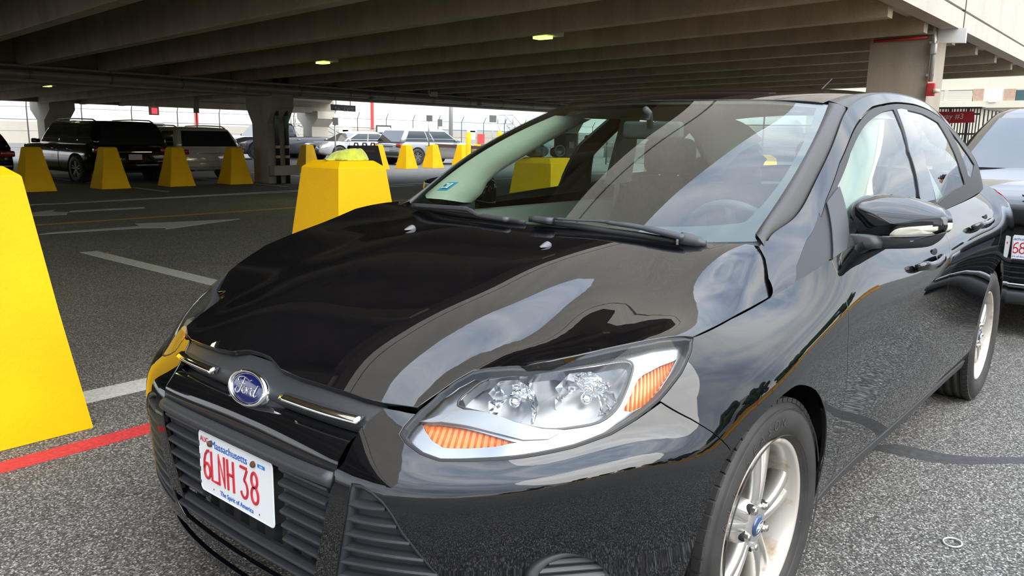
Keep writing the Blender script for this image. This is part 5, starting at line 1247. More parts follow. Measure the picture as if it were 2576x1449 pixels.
o = towel().build('folded_towel', TOW); o.location = (-1.135, -2.15, 1.0905); o.scale = (.92, .9, .82); tag(o, 'crumpled lime yellow towel folded on the flat bollard top', 'towel')
g = MB()
for dx, dy, w_, h_, r_ in ((.05, .055, .14, .016, .3), (-.03, .062, .12, .022, -.2), (.0, .02, .17, .03, .1)):
    c, s_ = math.cos(r_), math.sin(r_); g.rbox((dx-.0, dy, h_/2+.002), (w_, .05, h_), .01, 3, R=[[c, -s_, 0], [s_, c, 0], [0, 0, 1]])
f_ = g.build('towel_folds', TOW); f_['kind'] = 'stuff'; f_.parent = o
BT = (-2.93, -2.10)
t = thing('water_bottle', 'clear ribbed water bottle standing on the bollard seen through the windshield', 'bottle', (BT[0], BT[1], 1.09))
prof = [(.0, .0), (.030, .0), (.032, .006)]+[(.0325+(.0018 if k % 2 else -.0012), .012+.009*k) for k in range(9)]+[(.033, .10), (.033, .145), (.030, .155), (.022, .178), (.0125, .192), (.0125, .200)]
g = MB(); g.lathe(prof, (BT[0], BT[1], 1.0905), (0, 0, 1), 24); g.build('bottle_body', glass('bottle_plastic', (.86, .94, .96), 1.6), t)
g = MB(); g.lathe([(.0335, .10), (.0337, .102), (.0337, .143), (.0335, .145)], (BT[0], BT[1], 1.0905), (0, 0, 1), 24); g.build('bottle_label', mat('bottle_label', (.30, .55, .70), .4), t)
g = MB(); g.lathe([(.0, .214), (.0135, .214), (.014, .20), (.0128, .197)], (BT[0], BT[1], 1.0905), (0, 0, 1), 18); g.build('bottle_cap', mat('cap_white', (.7, .75, .8), .4), t)
t = thing('camera_lens', 'black camera lens lying on the bollard beside the water bottle', 'camera lens', (-3.05, -2.10, 1.09))
g = MB(); g.lathe([(.0, -.055), (.036, -.055), (.037, -.04), (.037, .02), (.043, .03), (.043, .055), (.036, .055), (.033, .04), (0, .035)], (-3.06, -2.10, 1.135), (.4, .75, .1), 24); g.build('barrel', PLASTIC, t)
t = thing('cloth_bag', 'dark grey cloth bag slumped on the bollard behind the water bottle', 'bag', (-2.93, -2.2, 1.09))
g = MB(); g.ell((-2.92, -2.21, 1.15), (.10, .07, .062), 18, 12); g.ell((-2.99, -2.2, 1.135), (.06, .06, .045), 16, 10); g.build('bag_body', mat('bag_grey', (.06, .07, .08), .85, noise=(20, .4, 4)), t)
g = MB(); g.tube([(-2.86, -2.16, 1.13), (-2.82, -2.14, 1.22), (-2.88, -2.16, 1.27), (-2.93, -2.18, 1.2)], .012, 8); g.build('strap', mat('strap_grey', (.08, .09, .09), .8), t)

# ---------------------------------------------------------------- parked vehicles
GLS = mat('dark_car_glass', (.012, .016, .016), .06, Coat_Weight=1.); HUBM = mat('plain_alloy', (.45, .45, .45), .35, .8)
REDL = mat('red_lens', (.30, .01, .012), .15, Coat_Weight=.6); HEADL = mat('clear_lamp', (.6, .62, .62), .1, .4); CHR2 = CHROME
def vehicle(nm, label, col, loc, heading, L=4.7, W=1.86, H=1.65, hood=1.15, deck=0., belt=.98, hoodz=1.0, fr=.75, rr=.35, wheelbase=2.75, wr=.35, rough=.15, rails=False, sc=1., paint=None, plate_rear=True, zs=1., grey_lower=False, pillars=(.45, .55), clad=True, group=None, kind='car', ws=None, bed=False):
    """local frame: x forward, origin on the ground at the middle"""
    P = paint or mat('paint_'+nm+str(len(MATS)), col, rough, .2, Coat_Weight=1.)
    t = thing(nm, label, kind, loc, group); M = Matrix.Translation(Vector(loc)) @ Matrix.Rotation(heading, 4, 'Z') @ Matrix.Diagonal((sc, sc, sc*zs, 1))
    def add(g, n, m, parent=None, cut=None): o = g.build(n, m, parent or t); o.data.transform(M); return o
    h, w = L/2, W/2; xf, xr = wheelbase/2+.02, -wheelbase/2+.02
    # lower body: sections nose to tail
    xs_ = [h, h-.05, h-.18, h-.45, xf+.42, xf, xf-.42, .3, -.3, xr+.42, xr, xr-.42, -h+.3, -h+.1, -h+.02, -h]
    G = []
    for x in xs_:
        f = min(1, max(0, (h-x)/.5)); b = min(1, max(0, (x+h)/.35)); ww = w*(.80+.20*math.sin(PI/2*f))*(.88+.12*math.sin(PI/2*b))
        top = np.interp(x, [-h, -h+.12, -h+deck+.2, h-hood-.2, h-.35, h-.05, h], [belt-.14, belt-.03, belt+.02, belt, hoodz-.04, hoodz-.16, hoodz-.30])
        zb = .26 if h-.3 > x > -h+.3 else .34
        arch_ = max((wr*1.16 if abs(x-q) < .1 else 0) for q in (xf, xr)); zb2 = zb
        sec = [(0, zb), (ww*.9, zb), (ww*.985, zb+.08), (ww, .55), (ww*.995, .75), (ww*.975, top-.06), (ww*.93, top-.015), (ww*.80, top+.0), (ww*.4, top+.02), (0, top+.025)]
        G.append([(x, y, z) for y, z in sec]+[(x, -y, z) for y, z in sec[-2:0:-1]])
    g = MB(); g.grid(np.array(G), 0, True, closed=True, caps=True); body = add(g, 'body', P)
    # cabin
    xa, xb_ = h-hood, -h+deck+.06; ya = w*.93; yr = w*.76; ra, rb_ = xa-fr, xb_+rr
    if bed: xb_ = -.6; rb_ = -.45
    def ring(x0, x1, yy, z, n=6):
        c = []; r = .12
        for cx, cy, a0 in ((x0-r, yy-r, 0), (x1+r, yy-r, 90), (x1+r, -yy+r, 180), (x0-r, -yy+r, 270)):
            for k in range(5): a = math.radians(a0+22.5*k); c.append((cx+r*math.cos(a), cy+r*math.sin(a), z))
        return c
    R = []
    for f, bul in ((0, 0), (.3, .022), (.6, .022), (.85, .008), (.97, -.01)): R.append(ring(xa+(ra-xa)*f, xb_+(rb_-xb_)*f, ya+(yr-ya)*f+bul, belt-.03+(H-belt)*f))
    R.append(ring(ra-.06, rb_+.06, yr-.08, H-.005)); R.append([((p[0]-(ra+rb_)/2)*.6+(ra+rb_)/2, p[1]*.55, H+.02) for p in R[-1]])
    g = MB(); g.grid(np.array(R), 0, True, closed=True, caps=True); add(g, 'cabin', P, body)
    def on(f, x, sd):   # side wall point at height fraction f
        return (x, sd*(ya+(yr-ya)*f+.022*math.sin(PI*min(1, f/.95))+.004), belt-.03+(H-belt)*f)
    fl, fh = .10, .86
    xA = lambda f: xa+(ra-xa)*f-.14; xB = lambda f: xb_+(rb_-xb_)*f+.14
    cuts = [0]+list(pillars)+[1.]
    for sd in (1, -1):
        segs = [(0, pillars[0]-.012), (pillars[0]+.012, pillars[-1] if len(pillars) > 1 else .97)]
        if len(pillars) > 1: segs.append((pillars[1]+.02, .98))
        for a, b in segs:
            g = MB(); Q = []
            for f in np.linspace(fl, fh, 4): Q.append([on(f, xA(f)+(xB(f)-xA(f))*(a+(b-a)*s_), sd) for s_ in np.linspace(0, 1, 4)])
            g.grid(np.array(Q), 0, True); add(g, 'side_window', GLS, body)
    for (x0, x1, nm2, n_) in ((xa, ra, 'windshield', 1), (xb_, rb_, 'rear_window', -1)):
        g = MB(); Q = []; mt_ = ws if (ws and n_ > 0) else GLS
        for f in np.linspace(.06, .88, 5): yy_ = (ya+(yr-ya)*f)*.88; Q.append([(x0+(x1-x0)*f+n_*(.008), yy_*s_, belt-.03+(H-belt)*f+.003) for s_ in np.linspace(-1, 1, 5)])
        g.grid(np.array(Q), 0, True); add(g, nm2, mt_, body)
    if rails:
        for sd in (1, -1):
            g = MB(); yy_ = sd*(yr-.06); g.tube([(ra-.15, yy_, H-.01), (ra-.3, yy_, H+.05), ((ra+rb_)/2, yy_, H+.07), (rb_+.3, yy_, H+.05), (rb_+.12, yy_, H-.01)], .018, 8); add(g, 'roof_rail', GALV if rails == 2 else PLASTIC, body)
    # wheels, arches
    for x in (xf, xr):
        for sd in (1, -1):
            g = MB(); g.lathe([(0, .0), (wr*1.17, .0), (wr*1.19, .012), (wr*1.17, -.02), (0, -.02)], (x, sd*(w+.002), wr), (0, sd, 0), 32); 
            add(g, 'wheel_arch', PLASTIC if clad else DARK, body)
            g = MB(); y0 = sd*(w+.010); g.lathe([(wr*.62, .004), (wr*.70, .012), (wr*.95, .008), (wr, -.02), (wr, -.20), (0, -.20)], (x, y0, wr), (0, sd, 0), 32); wl = add(g, 'wheel', TYRE)
            g = MB(); g.lathe([(wr*.64, .004), (wr*.60, .008), (wr*.56, -.02), (0, -.03)], (x, y0, wr), (0, sd, 0), 28); add(g, 'rim', DARK, wl)
            for k in range(5):
                a = 2*PI*k/5+.3; g = MB(); d = np.array([math.cos(a), 0, math.sin(a)]); q = np.array([-math.sin(a), 0, math.cos(a)]); c0 = np.array([x, y0+sd*.002, wr])
                for s_ in (-.028, .028): g.add([c0+d*wr*.05+q*s_*.4, c0+d*wr*.60+q*(s_*1.5-.012), c0+d*wr*.60+q*(s_*1.5+.012), c0+d*wr*.08+q*(s_*.4+.012)]+[p_+np.array([0, -sd*.03, 0]) for p_ in (c0+d*wr*.05+q*s_*.4, c0+d*wr*.60+q*(s_*1.5-.012), c0+d*wr*.60+q*(s_*1.5+.012), c0+d*wr*.08+q*(s_*.4+.012))], [(0, 1, 2, 3), (0, 1, 5, 4), (1, 2, 6, 5), (2, 3, 7, 6), (3, 0, 4, 7)])
                add(g, 'spoke', HUBM, wl)
    # lamps, bumpers, plate, door lines, mirrors
    for sd in (1, -1):
        g = MB(); g.rbox((-h+.07, sd*(w*.80), belt-.16), (.18, w*.30, .15), .03, 3); add(g, 'tail_lamp', REDL, body)
        g = MB(); g.rbox((h-.13, sd*(w*.66), hoodz-.24), (.22, w*.36, .12), .04, 3); add(g, 'headlight', HEADL, body)
        g = MB(); g.rbox((xa-.28, sd*(w+.09), belt+.06), (.10, .2, .13), .04, 3); add(g, 'door_mirror', P, body)
        for x in (xa-.35, xa-.35-1.0):
            g = MB(); g.box((x, sd*(w+.001), .62), (.010, .006, .62)); add(g, 'door_seam', DARK, body)
        for x in (xa-1.15, xa-2.05):
            g = MB(); g.rbox((x, sd*(w+.02), belt-.14), (.17, .03, .03), .012, 2); add(g, 'door_handle', CHR2 if clad else P, body)
    g = MB(); g.rbox((-h+.02, 0, .50), (.14, W*.88, .18), .05, 3); add(g, 'rear_bumper', PLASTIC if clad else P, body)
    g = MB(); g.rbox((h-.04, 0, .42), (.16, W*.80, .20), .05, 3); add(g, 'front_bumper', PLASTIC, body)
    g = MB(); g.rbox((h-.02, 0, .66), (.06, W*.48, .16), .02, 3); add(g, 'grille', DARK, body)
    g = MB(); g.box((-h-.01, 0, belt-.34), (.012, .31, .155)); add(g, 'rear_plate', mat('plate_pale', (.50, .48, .46), .5, noise=(60, .35, 3)), body)
    g = MB(); g.box((-h+.0, 0, belt-.20), (.02, .8, .022)); add(g, 'chrome_strip', CHR2, body)
    return t
Rz = math.radians
vehicle('parked_suv', 'black four-wheel drive wagon with roof rails and a pale plate, behind the yellow bollards', (.006, .006, .007), (-7.05, -19.9, 0), Rz(-90), L=4.7, W=1.9, H=1.72, hood=1.35, fr=.5, rr=.22, belt=1.08, hoodz=1.08, rails=1, zs=.83, wr=.38, clad=False, pillars=(.36, .72))
vehicle('parked_suv', 'white wagon with roof rails parked rear-out between yellow bollards', (.62, .60, .52), (-9.05, -19.9, 0), Rz(-91), L=4.7, W=1.85, H=1.58, hood=1.25, fr=.6, rr=.30, belt=1.02, rails=2, zs=.84, clad=False, pillars=(.36, .70))
vehicle('parked_car', 'black car in deep shade left of the four-wheel drive wagon', (.006, .006, .007), (-3.75, -20.2, 0), Rz(-90), L=4.6, W=1.85, H=1.5, zs=.84, clad=False)
vehicle('parked_car', 'dark low car half hidden at the far left behind the near bollard', (.007, .006, .007), (-1.2, -20.6, 0), Rz(-90), L=4.6, W=1.85, H=1.42, zs=.84, hood=1.2, deck=.5, rr=.6, fr=.8, clad=False)
vehicle('parked_suv', 'silver-grey crossover with a dark rear end, behind the sunlit yellow bollards', (.32, .33, .35), (-22.75, -24.0, 0), Rz(178), L=4.5, W=1.8, H=1.58, hood=1.05, fr=.85, rr=.4, belt=1.0, zs=.95, wr=.36)
vehicle('parked_sedan', 'silver sedan behind the towel and the black barricade', (.50, .51, .52), (-23.2, -29.6, 0), Rz(-4), L=4.8, W=1.8, H=1.42, hood=1.2, deck=.55, fr=.95, rr=.75, belt=.93, hoodz=.92, zs=.95, clad=False, pillars=(.47,))
vehicle('pickup_truck', 'dark grey pickup truck facing left beyond the pale column', (.09, .09, .10), (-20.9, -32.6, 0), Rz(2), L=5.6, W=1.95, H=1.80, hood=1.35, fr=.6, rr=.2, belt=1.12, hoodz=1.12, wheelbase=3.5, wr=.41, zs=.95, bed=True, pillars=(.5,), kind='truck')
vehicle('parked_suv', 'black and white off-roader left of the piped column', (.05, .05, .055), (-14.0, -34.6, 0), Rz(5), L=4.6, W=1.9, H=1.78, hood=1.3, fr=.35, rr=.15, belt=1.12, hoodz=1.12, wr=.41, zs=.9)
vehicle('parked_car', 'red car behind the white wagon', (.40, .04, .05), (-16.5, -37, 0), Rz(10), L=4.6, W=1.8, H=1.45, clad=False, deck=.4, rr=.6)

# the dark car parked close behind, nose towards us
DNAVY = mat('navy_black_paint', (.010, .010, .014), .2, .2, Coat_Weight=1., Coat_IOR=1.6, Coat_Roughness=.02)
t2 = vehicle('dark_car', 'dark navy car parked close behind the black sedan, nose and plate towards us', (.01, .01, .014), (-6.75, .84, 0), 0, L=4.9, W=1.86, H=1.56, hood=1.25, deck=.3, fr=.95, rr=.8, belt=1.06, hoodz=1.0, paint=DNAVY, clad=False)
fx = -6.75+2.45
g = MB(); g.rbox((fx+.02, .84, .80), (.10, 1.30, .14), .04, 4); g.build('upper_grille', mat('grille_satin', (.012, .012, .013), .35), t2)
for z in (.50, .465, .43, .395): g = MB(); g.rbox((fx+.06, .84, z), (.05, 1.2, .014), .006, 2); g.build('grille_slat', DARK, t2)
g = MB(); g.rbox((fx+.05, .84, .35), (.10, 1.5, .03), .012, 3); g.build('chrome_lip', mat('dull_chrome', (.4, .4, .42), .2, 1), t2)
g = MB(); g.rbox((fx+.04, .84, .27), (.12, 1.6, .10), .04, 3); g.build('bumper_foot', PLASTIC, t2)
po, P, ux, uz, nn, RED, BLU = plate(t2, (fx+.11, .755, .60), (0, 1, 0), (0, 0, 1), '', '', '', '')
digits('4687', (3.3, 5.0, 6.5, 8.4), 1.45, (1.25, .95), P, nn, RED, po)
text('Massachusetts', P(6, 4.75), ux, uz, .026, BLU, po, ext=.0003); text('The Spirit of America', P(6.1, .45), ux, uz, .0165, BLU, po, ext=.0003)
g = MB(); p = at(2574, 491, 'x', fx-.1); g.rbox(tuple(p+np.array([0, .02, 0])), (.03, .05, .02), .008, 2); g.build('hood_badge', CHROME, t2)

# ---------------------------------------------------------------- lot beyond the garage
BEI = concrete('hangar_cladding', (.80, .77, .68), .05, .3); TAN = concrete('tan_wall', (.55, .50, .42), .10, .5); FEN = mat('fence_steel', (.16, .16, .16), .5, .5); WHT = mat('sign_white', (.78, .76, .74), .5); RDS = mat('sign_red', (.55, .05, .05), .5)
t = thing('hangar', 'huge beige windowless hangar beyond the barbed-wire fence', 'building', (-60, -125, 0))
g = MB(); g.box((-42, -130, 11), (132, 40, 22)); g.build('hangar_shell', BEI, t)
for x in range(-100, 22, 12): g = MB(); g.box((x, -109.9, 11), (.35, .3, 22)); g.build('wall_rib', BEI, t)
for u in (1145/1445*300+700, 465+30): p = at(u, 290, 'y', -109.5); g = MB(); g.box((p[0], -109.6, 6), (.4, .3, 9)); g.build('red_pipe', RDS, t)
g = MB(); g.box((-60, -75, .9), (160, .6, 1.8)); o = g.build('blast_wall', TAN); tag(o, 'long low tan wall in front of the hangar', 'wall', kind='structure')
t = thing('fence', 'chain-link fence with outward barbed-wire arms along the lot', 'fence', (-40, -50, 0))
for k in range(34):
    x = 8-3.0*k; g = MB(); g.tube([(x, -50, 0), (x, -50, 2.45), (x+.1, -49.6, 2.95)], .035, 6); g.build('fence_post', FEN, t)
for z, r in ((1.75, .025), (1.1, .012), (2.45, .018), (.15, .018)): g = MB(); g.cyl((8, -50, z), (-92, -50, z), r, r, 6); g.build('rail', FEN, t)
def mesh_mat(name='chain_link', sc=9.):
    m = bpy.data.materials.new(name); m.use_nodes = True; nt = m.node_tree; b = nt.nodes['Principled BSDF']; o = nt.nodes['Material Output']
    b.inputs['Base Color'].default_value = (.25, .24, .22, 1); b.inputs['Roughness'].default_value = .6
    tc = N(nt, 'ShaderNodeTexCoord'); fac = []
    for a in (PI/4, -PI/4):
        mp = N(nt, 'ShaderNodeMapping'); mp.inputs['Rotation'].default_value = (0, a, 0); nt.links.new(tc.outputs['Object'], mp.inputs[0])
        wv = N(nt, 'ShaderNodeTexWave', i_Scale=sc); wv.bands_direction = 'X'; nt.links.new(mp.outputs[0], wv.inputs[0]); gt = N(nt, 'ShaderNodeMath', operation='GREATER_THAN'); gt.inputs[1].default_value = .93; nt.links.new(wv.outputs['Fac'], gt.inputs[0]); fac.append(gt)
    mxm = N(nt, 'ShaderNodeMath', operation='MAXIMUM'); nt.links.new(fac[0].outputs[0], mxm.inputs[0]); nt.links.new(fac[1].outputs[0], mxm.inputs[1])
    tr = N(nt, 'ShaderNodeBsdfTransparent'); mi = N(nt, 'ShaderNodeMixShader'); nt.links.new(mxm.outputs[0], mi.inputs[0]); nt.links.new(tr.outputs[0], mi.inputs[1]); nt.links.new(b.outputs[0], mi.inputs[2]); nt.links.new(mi.outputs[0], o.inputs[0]); return m
CH = mesh_mat()
g = MB(); g.box((-42, -50.02, .95), (100, .006, 1.6)); o = g.build('wire_mesh', CH, t); o['kind'] = 'stuff'
for u, v, w_, h_, c, lb in ((869, 327, 1.2, .4, WHT, 'wide white warning sign on the fence just right of the pale column'), (869, 338, .55, .7, RDS, 'narrow red sign under the white one nearest the pale column'), (957, 337, .8, .9, WHT, 'square white notice on the fence above the silver sedan'), (985, 337, .7, .9, WHT, 'second white notice right of the boxed name sign'), (1063, 326, 1.3, .4, WHT, 'wide white warning sign on the fence above the silver crossover'), (1063, 338, .6, .7, RDS, 'narrow red sign on the fence above the silver crossover'), (1187, 327, 1.3, .4, WHT, 'wide white warning sign on the fence above the slim yellow post'), (1189, 340, .7, .8, WHT, 'white notice hanging right of the slim yellow post'), (1210, 351, .95, 1.0, RDS, 'square red sign low on the fence above the barrier box')):
    p = at(u, v, 'y', -49.8); g = MB(); g.box(p, (w_, .03, h_)); o = g.build('fence_sign', c); tag(o, lb, 'sign', 'warning signs on the fence')
t = thing('sign_on_pole', 'boxed black and white name sign standing at the fence', 'sign', tuple(at(966, 345, 'y', -49)))
p = at(965, 326, 'y', -49.5); g = MB(); g.box(p, (1.6, .05, .7)); [g.cyl((p[0]+q, p[1], 0), (p[0]+q, p[1], p[2]), .03, .03, 6) for q in (-.6, .6)]; g.build('sign_frame', mat('sign_dark', (.04, .04, .04), .5), t); g = MB(); g.box(p+(0, .03, 0), (1.35, .03, .45)); g.build('sign_face', WHT, t)
def polesign(u, v0, v1, y, pw, ph, lab, base=None, mt=None):
    p0 = at(u, v1, 'y', y); p1 = at(u, v0, 'y', y); p1 = np.array([p0[0], p0[1], p1[2]]); t = thing('pole_sign', lab, 'sign', tuple(p0), 'small signs on tall poles')
    g = MB(); g.cyl((p0[0], p0[1], 0 if y < -21.5 or u < 900 else p0[2]), p1, .025, .025, 8); g.build('pole', GALV, t); g = MB(); g.box(p1+(0, .03, -ph/2), (pw, .02, ph)); g.build('sign_panel', mt or mat('sign_back', (.10, .10, .09), .5), t)
polesign(1079, 290, 368, -20.95, .30, .22, 'dark square sign on a thin pole rising from the bollard by the silver crossover')
polesign(1106, 300, 400, -40, .45, .5, 'small grey sign on a thin pole behind the silver crossover')
polesign(844, 296, 375, -21, .22, .25, 'narrow dark sign on a thin pole left of the towel')
polesign(1238, 290, 400, -38, .75, .5, 'black square sign on a pole near the boarding stairs')
p = at(1134, 398, 'y', -30.3); t = thing('lamp_post', 'thick grey lamp post standing beyond the silver crossover', 'post', tuple(p)); g = MB(); g.cyl((p[0], p[1], 0), (p[0], p[1], 6), .12, .10, 12); g.build('post', GALV, t)
for u, v, lab in ((1178, 420, 'slim yellow pipe bollard standing by the barrier arm'), (1256, 420, 'slim yellow pipe bollard in front of the boarding stairs')):
    p = at(u, v, 'z', 0); s_ = np.linalg.norm(p[:2]-CAM[:2])/2007; top = at(u, 332 if u < 1200 else 330, 'x', p[0]); g = MB(); g.lathe([(0, top[2]), (.05, top[2]-.0), (.10, top[2]-.04), (.105, 0)], (p[0], p[1], 0), (0, 0, 1), 18); o = g.build('pipe_bollard', YEL); tag(o, lab, 'bollard')
p = at(1476, 400, 'y', -6.5); 
def pipeb(x, y, h, r, lab): g = MB(); g.lathe([(0, h), (r*.5, h), (r, h-.04), (r, 0)], (x, y, 0), (0, 0, 1), 18); g.lathe([(r*1.03, h-.10), (r*1.03, h-.13)], (x, y, 0), (0, 0, 1), 18); tag(g.build('pipe_bollard', YEL), lab, 'bollard')
pp = at(1476, 425, 'y', -9.0); pipeb(pp[0], pp[1], at(1476, 340, 'y', -9.0)[2], .065*1.2, 'slim yellow pipe bollard seen through the windshield right of the bottle')
t = thing('ticket_machine', 'dark grey barrier ticket machine on the kerb seen through the windshield', 'machine', tuple(at(1422, 420, 'y', -8)[:2])+(0,))
pm = at(1422, 400, 'y', -8); g = MB(); g.rbox((pm[0], -8, .66), (.38, .32, 1.32), .03, 3); g.build('cabinet', mat('machine_grey', (.07, .08, .085), .5), t)
g = MB(); g.box((pm[0]+.05, -7.83, 1.1), (.16, .02, .12)); g.build('screen', mat('screen_grey', (.25, .28, .30), .2), t)
# barrier arm and gate box
t = thing('barrier_gate', 'dark barrier arm with a small grey gate box across the exit lane', 'barrier', tuple(at(1225, 410, 'z', 0)))
a, b = at(1095, 366, 'y', -22.9), at(1215, 372, 'y', -22.9); g = MB(); g.tube([a, b], [.07, .07], sect=[(-.5, -1), (.5, -1), (.5, 1), (-.5, 1)], sm=False); g.build('arm', mat('arm_dark', (.05, .02, .02), .5), t)
p = at(1219, 380, 'y', -22.9); g = MB(); g.rbox((p[0]-.25, p[1], p[2]/1.15), (.55, .45, p[2]*1.35), .03, 3); g.build('gate_box', mat('gate_box_grey', (.18, .17, .14), .5), t)
# black plastic barricade behind the towel
t = thing('barricade', 'black plastic barricade with handle slots just behind the towel', 'barricade', tuple(at(925, 425, 'z', 0)))
q = [at(868, 405, 'y', -15), at(878, 366, 'y', -15), at(948, 366, 'y', -15), at(962, 415, 'y', -15)]; z0 = 0.
g = MB(); Pp = [(q[0][0]+.2, z0), (q[3][0]-.1, z0), (q[2][0], q[2][2]), (q[1][0], q[1][2])]; g.prism(Pp, (0, -15, 0), (1, 0, 0), (0, 0, 1), (0, 1, 0), -.05, .05); g.build('panel', PLASTIC, t)
for f in (.25, .55, .85): p = q[1]*(1-f)+q[2]*f; g = MB(); g.tube([p+(-.06, 0, 0), p+(-.05, 0, .06), p+(.05, 0, .06), p+(.06, 0, 0)], .018, 6); g.build('handle', PLASTIC, t)
g = MB(); g.box(tuple(q[2]*.5+q[1]*.5+(0, .055, -.14)), (.7, .01, .05)); g.build('reflective_strip', mat('orange_strip', (.30, .03, .02), .4), t)
# fence and low wall closing the lot behind the cars (seen through the cabin)
t = thing('fence', 'chain-link fence with bent-out arms across the back of the lot, seen through the rear window', 'fence', (-31, -16, 0))
for k in range(6):
    y = -20.2+2.6*k; g = MB(); g.tube([(-31, y, 0), (-31, y, 2.3), (-30.7, y, 2.7)], .035, 6); g.build('fence_post', FEN, t)
for z, r in ((1.9, .025), (1.0, .012), (2.3, .018), (.12, .018)): g = MB(); g.cyl((-31, -20.2, z), (-31, -7.2, z), r, r, 6); g.build('rail', FEN, t)
g = MB(); g.box((-31.02, -13.7, 1.02), (.006, 13, 1.75)); o = g.build('wire_mesh', CH, t); o['kind'] = 'stuff'
g = MB(); g.box((-52, -20, .9), (.6, 24, 1.8)); o = g.build('boundary_wall', TAN); tag(o, 'low tan wall beyond the back fence', 'wall', kind='structure')
for k in range(3):
    y = -27+4.6*k; t = thing('service_tank', 'white service tank behind the back fence, number %s from the hangar side' % ('one', 'two', 'three')[k], 'tank', (-44, y, 0), 'white tanks behind the fence')
    g = MB(); g.lathe([(0, -2.), (.9, -1.9), (1.1, -1.6), (1.1, 1.6), (.9, 1.9), (0, 2.)], (-44, y, 1.5), (0, 1, 0), 20); g.build('tank_shell', WHT, t); g = MB(); g.box((-44, y, .35), (1.6, 3, .7)); g.build('tank_cradle', FEN, t)
# mobile boarding stairs
def stairs(u, v, y, lab, s=1., mir_=1):
    p = at(u, v, 'y', y); x0, z1 = p[0], p[2]; t = thing('boarding_stairs', lab, 'stairs', (x0, y, 0)); H_ = z1*.85; Ln = 3.6*s
    for dy in (-.6, .6):
        g = MB()
        for a_, b_ in (((0, 0), (0, H_)), ((1.3, 0), (1.3, H_)), ((0, H_), (1.3, H_)), ((1.3, H_), (1.3+Ln, .2)), ((0, H_+1), (1.3, H_+1)), ((1.3, H_+1), (1.3+Ln, 1.2)), ((0, H_), (0, H_+1)), ((1.3, H_), (1.3, H_+1)), ((0, .2), (1.3, H_)), ((1.3+Ln, .2), (1.3+Ln, 1.2)), ((1.3+Ln/2, H_/2+.1), (1.3+Ln/2, H_/2+1.1)), ((0, H_), (1.3, .3)), ((1.3, H_/2), (1.3+Ln/2, .1))):
            g.cyl((x0-mir_*a_[0], y+dy, a_[1]), (x0-mir_*b_[0], y+dy, b_[1]), .05, .05, 5)
        o = g.build('rail_frame', GALV, t); o['kind'] = 'stuff'
    for k in range(9): f = (k+.5)/9; g = MB(); g.box((x0-mir_*(1.3+Ln*f), y, H_*(1-f)+.2*f), (.34, 1.2, .05)); g.build('step', GALV, t)
stairs(1262, 300, -60, 'tall grey boarding stairs beyond the fence near the sedan roof'); stairs(722, 300, -62, 'grey boarding stairs beyond the fence between the two columns', 1.2)
# ---------------------------------------------------------------- right background: building, stair railing, red sign
t = thing('terminal_building', 'beige building with louvres and pinkish brick piers at the far right', 'building', (-42, -4, 0))
LB = concrete('terminal_beige', (.72, .66, .52), .06, 1.); BRK = mat('pink_brick', (.50, .33, .24), .85, noise=(8, .15, 5)); X = -40
def bx(u0, v0, u1, v1, d0, d1, nm, mt_): a = at(u0, v0, 'x', X); b = at(u1, v1, 'x', X); g = MB(); g.box((X+(d0+d1)/2, (a[1]+b[1])/2, (a[2]+b[2])/2), (d1-d0, abs(b[1]-a[1]), abs(a[2]-b[2]))); return g.build(nm, mt_, t)
g = MB(); g.box((X-4, -5, 3.5), (8, 18, 7)); g.build('facade', LB, t); bx(1900, 262, 2900, 268, 0, .25, 'ledge', LB)
for a, b in ((2450, 2472), (2528, 2552), (2310, 2332)): bx(a, 224, b, 264, 0, .12, 'brick_pier', BRK)
LV = mat('louvre_cream', (.62, .58, .48), .5); bx(2350, 228, 2448, 263, 0, .03, 'louvre_back', mat('louvre_dark', (.12, .11, .10), .8))
for k in range(7): bx(2352, 230+4.7*k, 2448, 233+4.7*k, .03, .12, 'louvre', LV)
bx(2378, 228, 2383, 263, .03, .14, 'louvre_post', LV); bx(2474, 225, 2526, 263, 0, .04, 'blank_panel', mat('panel_cream', (.80, .76, .66), .6)); bx(2490, 243, 2508, 258, .04, .3, 'wall_box', WHT)
bx(2553, 224, 2640, 262, 0, .03, 'window_frame', mat('wframe', (.45, .45, .42), .5)); bx(2557, 227, 2640, 259, .03, .05, 'window_pane', mat('dark_teal_glass', (.03, .09, .09), .1))
t = thing('stair_railing', 'black metal stair railing of upright bars by the red sign', 'railing', (-16.5, -2, 0)); BLK = mat('railing_black', (.03, .025, .022), .5)
Xr = -16.43; ra_, rb2 = at(2345, 272, 'x', Xr), at(2468, 268, 'x', Xr); zt = ra_[2]; zb = .9
for y0, y1, n in ((ra_[1]-.3, rb2[1], 22),):
    for k in range(n+1):
        y = y0+(y1-y0)*k/n; g = MB(); g.box((Xr, y, (zt+zb)/2), (.022, .05 if k % 6 == 0 else .018, zt-zb)); g.build('bar', BLK, t)
    for z in (zt, zt-.12, 1.45): g = MB(); g.box((Xr, (y0+y1)/2, z), (.05, y1-y0, .035)); g.build('rail', BLK, t)
for k in range(8):
    x = Xr-1.2*k/3-.4; g = MB(); g.box((x, rb2[1], (zt+zb)/2), (.05 if k % 3 == 0 else .02, .02, zt-zb)); g.build('bar', BLK, t)
for z in (zt, 1.45): g = MB(); g.box((Xr-1.6, rb2[1], z), (3.2, .04, .035)); g.build('rail', BLK, t)
g = MB(); g.box((Xr-.5, -1.9, .45), (1.6, 2.6, .9)); tag(struct(g.build('stair_plinth', CONC)), 'concrete base under the stair railing')
t = thing('driveway_sign', 'dark red sign reading Driveway #3 on the black railing', 'sign', (-16.4, -2, 1.7)); a = at(2350, 281, 'x', -16.4); b = at(2451, 280, 'x', -16.4); c = at(2451, 308, 'x', -16.4); d = at(2350, 311, 'x', -16.4)
